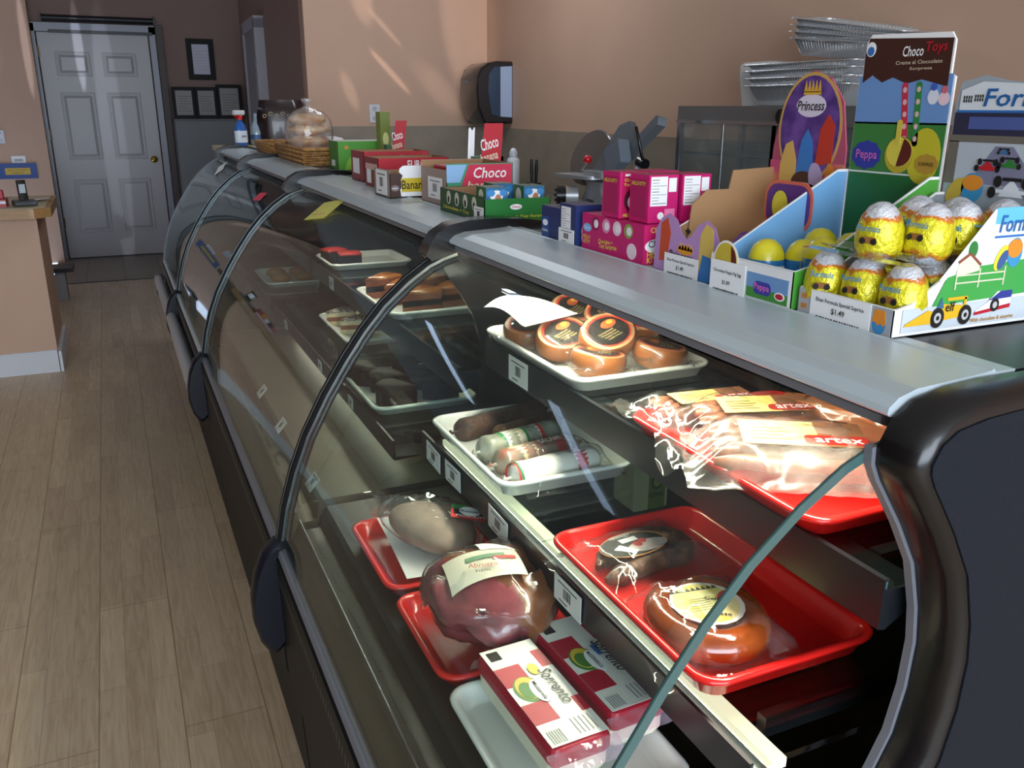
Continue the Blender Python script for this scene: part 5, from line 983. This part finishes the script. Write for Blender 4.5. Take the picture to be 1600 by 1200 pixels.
def egg(loc, rz, tx=0, label='', proto=None):
    t = thing('foil_egg', label, 'chocolate egg', loc, group='yellow foil racing eggs', rot=(tx, 0, rz))
    prof = [(.001, 0), (.010, .001), (.0165, .006), (.0212, .015), (.0225, .025), (.0215, .036), (.0180, .047), (.0120, .056), (.006, .060), (.001, .0612)]
    n = 28; rings = []
    P2 = []
    for i in range(len(prof) - 1):
        for k in range(3): u = k / 3; P2.append((prof[i][0] * (1 - u) + prof[i + 1][0] * u, prof[i][1] * (1 - u) + prof[i + 1][1] * u))
    P2.append(prof[-1])
    b = MB(); b.loft([[(r * math.cos(2 * PI * j / n) * (1 + .015 * nz(j, z * 200, 0, .9)), r * math.sin(2 * PI * j / n) * (1 + .015 * nz(j, z * 200, 3, .9)), z) for j in range(n)] for r, z in P2], foil, None, False)
    b.build('foil_wrap', t)
    for s in (0, 1):
        b = MB(); a0 = PI + .6 + s * PI * .9
        c, sn = math.cos(a0), math.sin(a0); F = FR((c * .0222 + sn * .013, sn * .0222 - c * .013, .033), (-sn, c, 0), (-.12 * c, -.12 * sn, 1))
        b.text(F, 'Formula', .002, .004, .022, paper('2a7ab0'), .006, 8, .15); b.rect(F, .007, -.007, .021, -.001, paper('8a5a2c'), 6); b.ell(F, .008, -.005, .003, .003, BK, 8); b.ell(F, .019, -.005, .003, .003, BK, 8); b.build('label', t)
    return t
low = [(.648, .662, 'left end of the lower row behind the price label'), (.655, .618, 'second in the lower row'), (.662, .576, 'lower row nearest the car print'), (.712, .585, 'lower row deeper inside by the side wall'), (.705, .640, 'lower row in the middle')]
up = [(.662, .614, 'upper layer at the far aisle end'), (.712, .625, 'upper layer second from the far end'), (.690, .585, 'upper layer centre front'), (.738, .588, 'upper layer by the side wall'), (.745, .640, 'upper layer at the back left'), (.762, .610, 'upper layer at the back middle'), (.785, .580, 'upper layer deepest behind the side wall')]
e0 = None
for k, (x, y, w) in enumerate(low + up):
    z = ZT + .003 + (.053 if k >= 5 else 0)
    lab = 'yellow and silver foil egg, ' + w; tilt = R_.uniform(-.12, .12)
    if e0 is None: e0 = egg((x, y, z), 0, 0, lab)
    else: dup(e0, (x, y, z), None, lab, rot=(tilt, R_.uniform(-.1, .1), R_.uniform(-.5, .5)))
# clear plastic egg tray
t = thing('clear_egg_tray', 'clear plastic tray between the two layers of foil eggs', 'plastic tray', (.628, .556, ZT + .052))
cup = clear('clear_plastic_tray', 'f4f8fa', 1.6, .06, .06, 'ffffff', bump=.3, bscale=30)
def cupf(u, v):
    x = .012 + .165 * u; y = .006 + .108 * v; d = 1
    for (ex, ey, _) in up: d = min(d, math.hypot(x + .628 - ex, y + .556 - ey) / .024)
    return (x, y, .018 - .012 * max(0, 1 - d * d) ** .5 if d < 1 else .018 + .003 * math.sin(x * 200))
b = MB(); b.grid(cupf, 36, 24, cup); b.box((-.004, -.010, .015), (.012, .120, .0158), cup); b.build('moulded_tray', t)

# -- bottle, marker, scissors behind
t = thing('white_bottle', 'slim white squeeze bottle standing on the work counter left of the meat slicer', 'bottle', (1.92, 4.25, .9155))
b = MB(); b.lathe([(.001, 0), (.031, .001), (.033, .006), (.033, .225), (.026, .235)], white_t, 18); b.build('bottle', t)
b = MB(); b.lathe([(.020, .235), (.022, .262), (.012, .282), (.001, .285)], mat('clear_cap', 'c8ccd4', .15), 14); b.build('cap', t)
t = thing('tool_holder', 'black holder with dark handled tools between the white bottle and the slicer', 'tool holder', (1.92, 4.00, .9155))
b = MB(); b.bbox((-.03, -.04, 0), (.03, .04, .13), slk_ := mat('holder_black', '0d0e10', .4), .01); b.build('holder', t)
for k in (-1, 1): b = MB(); b.tube([(0, k * .02, .10), (.0, k * .028, .20), (.0, k * .03, .24)], lambda i: (.007, .009, .006)[i], slk_, 8); b.build('tool_handle', t)

# ================================================================ SLICER on back counter
sil = mat('cast_aluminium', 'b4b8bc', .35, .4); slg = mat('grey_slicer_plate', '70777e', .4, .2); slk = mat('slicer_black', '101114', .25)
t = thing('meat_slicer', 'grey electric meat slicer with a red knob on the back counter', 'meat slicer', (1.90, 3.10, .9155))
T = Matrix.Translation((-1.90, -3.10, -.9155))
def nb(): b = MB(); b.M = T; return b
b = nb(); b.bbox((1.86, 2.98, .93), (2.32, 3.62, .985), sil, .02); b.build('base', t)
for x, y in ((1.90, 3.03), (2.28, 3.03), (1.90, 3.57), (2.28, 3.57)): b = nb(); b.lathe([(.02, .9155), (.02, .93)], slk, 12, Matrix.Translation((x, y, 0))); b.build('foot', t)
b = nb(); b.loft([[(1.88 + px, 3.33 + py, z) for px, py in rrect(0, -w, d, w, .03, 4)] for z, w, d in ((.98, .12, .14), (1.03, .11, .12), (1.06, .085, .11), (1.085, .08, .11), (1.10, .10, .10))], sil); b.build('motor_housing', t)
b = nb(); b.rect(LF(1.878, 3.385, 1.00), 0, 0, .07, .022, mat('steel_plate', 'c0c4c8', .25, .9), 3); b.text(LF(1.877, 3.375, 1.004), 'DELI', 0, 0, .05, slk, lvl=6); b.build('name_plate', t)
b = nb(); b.tube([(1.87, 3.45, 1.03), (1.82, 3.47, 1.03)], .042, sil, 16); b.tube([(1.835, 3.464, 1.03), (1.832, 3.466, 1.03)], .043, orange, 16); b.build('dial_collar', t)
b = nb(); b.tube([(1.82, 3.47, 1.03), (1.785, 3.485, 1.03)], lambda i: .040, slk, 14)
for a in range(10): b.tube([(1.80, 3.478 + .038 * math.cos(a * .63), 1.03 + .038 * math.sin(a * .63)), (1.79, 3.484 + .038 * math.cos(a * .63), 1.03 + .038 * math.sin(a * .63))], .006, slk, 6)
b.build('thickness_dial', t)
b = nb(); b.loft([[(1.83 + px, 3.40 + py * 1.0, z + k * .04 * (py)) for px, py in rrect(-.01, -.13, .15, .20, .04, 4)] for z, k in ((1.108, -.4), (1.122, -.4))], sil); b.loft([[(1.86 + px, 3.33 + py, z) for px, py in rrect(-.01, -.12, .12, .06, .03, 4)] for z in (1.12, 1.145)], sil); b.build('product_table', t)
b = nb(); Fb = FR((1.97, 3.52, 1.185), (0, -1, 0), (.35, 0, 1)); b.prism([(.165 * math.cos(a), .125 * math.sin(a)) for a in [2 * PI * k / 44 for k in range(44)]], 0, .006, mat('dull_steel', '77736e', .3, .6), Fb); b.prism([(.170 * math.cos(a), .130 * math.sin(a)) for a in [2 * PI * k / 44 for k in range(44)]], -.004, .0, chrome, Fb); b.build('round_blade', t)
b = nb(); b.prism([(0, 0), (.17, -.01), (.27, .15), (.20, .22), (.13, .20), (.03, .06)], 0, .03, slg, FR((1.92, 3.36, 1.13), (0, -1, 0), (.25, 0, 1)), smooth=False); b.build('gauge_plate', t)
b = nb(); b.prism([(0, 0), (.02, -.005), (.30, .205), (.298, .235), (.28, .24), (0, .02)], -.02, .02, slg, FR((1.90, 3.22, 1.135), (0, -1, 0), (.2, 0, 1))); b.build('carriage_arm', t)
b = nb(); b.prism(rrect(0, 0, .12, .10, .01, 3), 0, .05, mat('slicer_blue_grey', '7c8896', .4, .2), FR((1.89, 3.15, 1.14), (0, -.9, .45), (.1, .45, .9))); b.build('pusher_plate', t)
b = nb(); b.tube([(1.89, 3.02, 1.33), (1.89, 2.96, 1.20), (1.90, 2.99, 1.18)], .006, slk, 8); b.tube([(1.90, 3.0, 1.20), (1.90, 2.96, 1.19)], .022, slk, 10); b.tube([(1.90, 3.02, 1.18), (1.91, 2.99, 1.10), (1.93, 2.97, 1.0)], .014, sil, 10); b.build('clamp_arm', t)
b = nb(); b.tube([(1.885, 3.44, 1.14), (1.885, 3.40, 1.175)], .006, chrome, 8); lv = b.build('lever', t)
b = nb(); blob(b, lambda d: (1.885 + d.x * .019, 3.392 + d.y * .019, 1.187 + d.z * .019), mat('red_knob', 'd8182c', .2, coat=.5), None, 16, 10); b.build('lever_knob', lv)

# ================================================================ FOOD WARMER
ss = mat('warmer_steel', '8d8f90', .32, .7); ssd = mat('warmer_steel_frame', 'b0b4ba', .22, .9)
t = thing('food_warmer', 'steel and glass food warmer cabinet under the foil pans', 'food warmer', (2.05, 1.85, .9155)); T = Matrix.Translation((-2.05, -1.85, -.9155))
b = nb(); b.box((2.05, 1.85, .93), (2.37, 2.975, 1.055), ss)
for k in range(12): b.rect(LF(2.05, 2.94 - .022 * k, .955), 0, 0, .012, .07, slk, 2)
b.build('base', t)
b = nb(); b.box((2.05, 1.85, 1.355), (2.37, 2.975, 1.408), ss); b.box((2.045, 1.85, 1.345), (2.052, 2.975, 1.357), ssd); b.build('top', t)
for x, y in ((2.05, 2.955), (2.05, 2.40), (2.05, 1.85), (2.35, 2.955), (2.35, 1.85)):
    b = nb(); b.box((x, y, 1.055), (x + .02, y + .02, 1.355), ssd); b.build('corner_post', t)
b = nb(); b.tube([(2.055, 2.69, 1.06), (2.055, 2.69, 1.35)], .005, ssd, 6); b.tube([(2.07, 2.95, 1.235), (2.07, 1.87, 1.235)], .006, ssd, 6); b.build('door_rod', t)
b = nb(); b.box((2.06, 1.88, 1.235), (2.35, 2.95, 1.24), clear('warmer_glass', 'd8dcd8', 1.0, .03, .08, bscale=3)); b.build('middle_shelf', t)
b = nb(); b.box((2.052, 1.88, 1.06), (2.055, 2.95, 1.35), _M['warmer_glass']); b.build('glass_door', t)
b = nb(); b.box((2.05, 2.10, 1.055), (2.20, 2.42, 1.355), mat('steel_inner', '5c5e60', .3, .6)); cb = b.build('control_box', t)
b = nb(); b.tube([(2.05, 2.35, 1.375), (2.02, 2.35, 1.375)], .024, slk, 16); b.box((2.012, 2.345, 1.352), (2.022, 2.355, 1.398), slk); b.build('control_knob', cb)
# foil pans
pan_m = mat('foil_pan', 'e2e5e8', .22, .8, bump=.4, bscale=30)
def pan(loc, w, l, h, label, rot=(0, 0, 0), grp='stacked foil pans'):
    t = thing('foil_pan', label, 'foil pan', loc, group=grp, rot=rot)
    n = 26
    def ring(k, z, wob=1):
        pts = rrect(-w / 2 * k, -l / 2 * k, w / 2 * k, l / 2 * k, .03, n // 4)
        # subdivide and corrugate
        out = []
        for i in range(len(pts)):
            a, c = Vector(pts[i]), Vector(pts[(i + 1) % len(pts)]); m = max(1, int((c - a).length / .006))
            if m % 2: m += 1
            for j in range(m):
                p = a + (c - a) * j / m; s = 1 + (.012 * wob if j % 2 else 0); out.append((p.x * s, p.y * s, z + .0008 * wob * nz(p.x, p.y, z, 60) + .005 * nz(p.x, p.y, loc[2] * 9 + rot[2] * 3, 7)))
        return out
    def fix(rs): n_ = min(len(r) for r in rs); return [r[:n_] if len(r) == n_ else [r[int(i * len(r) / n_)] for i in range(n_)] for r in rs]
    base = ring(1, 0)
    rs = [[(p[0] * k, p[1] * k, z + p[2]) for p in base] for k, z in ((.80, .0), (.82, .001), (.95, h), (1.03, h + .002), (1.035, h - .001))]
    b = MB(); b.loft(rs, pan_m, None, False, smooth=False); b.add([(p[0] * .80, p[1] * .80, 0) for p in base], [tuple(range(len(base)))[::-1]], pan_m); pb = b.build('pan_body', t)
    b = MB(); b.tube([(p[0] * 1.035, p[1] * 1.035, h + .001) for p in rrect(-w / 2, -l / 2, w / 2, l / 2, .03, 5)], .0022, pan_m, 6, closed=True); b.build('rolled_rim', pb)
    return t
wp = ('bottom pan of the lower stack', 'second pan of the lower stack', 'third pan of the lower stack', 'crushed top pan of the lower stack')
for k in range(4): pan((2.22, 2.36, 1.4085 + .024 * k), .32, .50, .064 if k < 3 else .06, 'foil pan, ' + wp[k], (0, 0, .02 * k - .03))
uu = ('bottom pan of the upper tilted stack', 'middle pan of the upper tilted stack', 'third pan of the upper tilted stack', 'topmost pan of the whole pile')
for k in range(4): pan((2.24, 2.26, 1.552 + .018 * k), .26, .38, .050, 'foil pan, ' + uu[k], (.10 + .02 * k, -.02 * k, .15 + .07 * k))
t = thing('foam_container', 'white foam container standing behind the left end of the foil pans', 'foam container', (2.24, 2.66, 1.4085))
b = MB(); b.loft([[(px, py, z) for px, py in rrect(-.09 + e, -.09 + e, .10 - e, .09 - e, .015, 3)] for z, e in ((0, .012), (.10, .0), (.14, .0), (.15, .01))], mat('white_foam', 'cfd2d2', .6)); b.build('container', t)

# ================================================================ LEFT COUNTER ITEMS
t = thing('card_terminal', 'grey payment terminal standing on the laminate counter', 'payment terminal', (-.44, 5.33, .8965), rz=.2)
b = MB(); b.bbox((-.055, -.06, 0), (.055, .06, .028), mat('terminal_grey', '3c4044', .4), .008); b.build('base', t)
b = MB(); b.loft([[(x, y + z * .25, z) for x, y in rrect(-.022, -.012, .022, .012, .006, 3)] for z in (.02, .13)], slk); b.build('handset', t)
b = MB(); b.box((-.015, .004, .06), (.015, .006, .11), mat('terminal_silver', '9a9ea4', .3, .5)); b.build('side_trim', t)
t = thing('candy_display', 'red and white candy packets display on the laminate counter', 'candy display', (-.62, 5.30, .8965))
b = MB(); b.box((-.07, -.04, 0), (.10, .10, .04), paper('a83030')); b.rect(FF(-.07, -.04, 0), 0, .018, .17, .032, paper('d8dce8'), 2); b.build('tray', t)
for k in range(5): b = MB(); b.bbox((-.065 + .032 * k, -.02, .041), (-.037 + .032 * k, .03, .085 + .012 * (k % 2)), (red_c, brown_p, WH, orange, red_c)[k], .004); b.build('packet', t)
t = tag(MB().grid(lambda u, v: (u * .16, v * .11, .001 + .028 * u * u * (1 - .4 * v) + .004 * nz(u, v, 2, 4)), 10, 8, WH).build('crumpled_receipt', None, (-.47, 5.52, .8968)), 'crumpled white receipt at the end of the laminate counter', 'paper')

# ================================================================ SUNLIGHT GLINTS (added unseen spot lamps, each aimed to draw one sun patch)
def glint(name, src, tgt, w, h, roll, power, col, blend=.5):
    d = (Vector(tgt) - Vector(src)).length; L = max(w, h)
    o = spot(name, src, tgt, power, math.degrees(2 * math.atan(L / 2 / d)), col, blend)
    o.scale = (w / L, h / L, 1); qz = Matrix.Rotation(roll, 4, 'Z')
    M = o.rotation_euler.to_matrix().to_4x4() @ qz; o.rotation_euler = M.to_euler(); return o
S0 = (-1.2, -3.2, 2.2); warmc = (1, .86, .80); coolc = (.80, .84, 1)
glint('sun_patch_spot', S0, (-.135, 9.3, 1.92), .085, .85, 0, 1300, coolc, .35)
glint('sun_patch_spot', S0, (.06, 9.3, 1.1), .22, 2.6, 0, 420, coolc, .25)
glint('sun_patch_spot', S0, (-.55, 9.14, 1.90), .07, .95, 0, 1700, coolc, .5)
glint('sun_patch_spot', S0, (-.78, 9.14, 2.0), .08, .8, 0, 900, coolc, .9)
glint('sun_patch_spot', S0, (2.27, 5.75, 1.95), .42, 1.35, .12, 760, warmc, .6)
glint('sun_patch_spot', S0, (1.72, 5.75, 1.62), .045, .42, .75, 1200, warmc, .6)
glint('sun_patch_spot', S0, (1.70, 5.75, 1.88), .04, .36, .75, 850, warmc, .8)
glint('sun_patch_spot', S0, (1.55, 5.75, 2.05), .16, .40, .25, 850, warmc, .8)
glint('sun_patch_spot', S0, (1.45, 5.75, 1.50), .09, .30, .35, 650, warmc, .8)
glint('sun_patch_spot', S0, (2.05, 5.75, 1.52), .20, .55, .75, 500, warmc, 1)
glint('sun_patch_spot', (-.6, -3.2, 2.3), (.355, 1.70, .73), .045, .36, 0, 300, (1, .93, .85), .7)
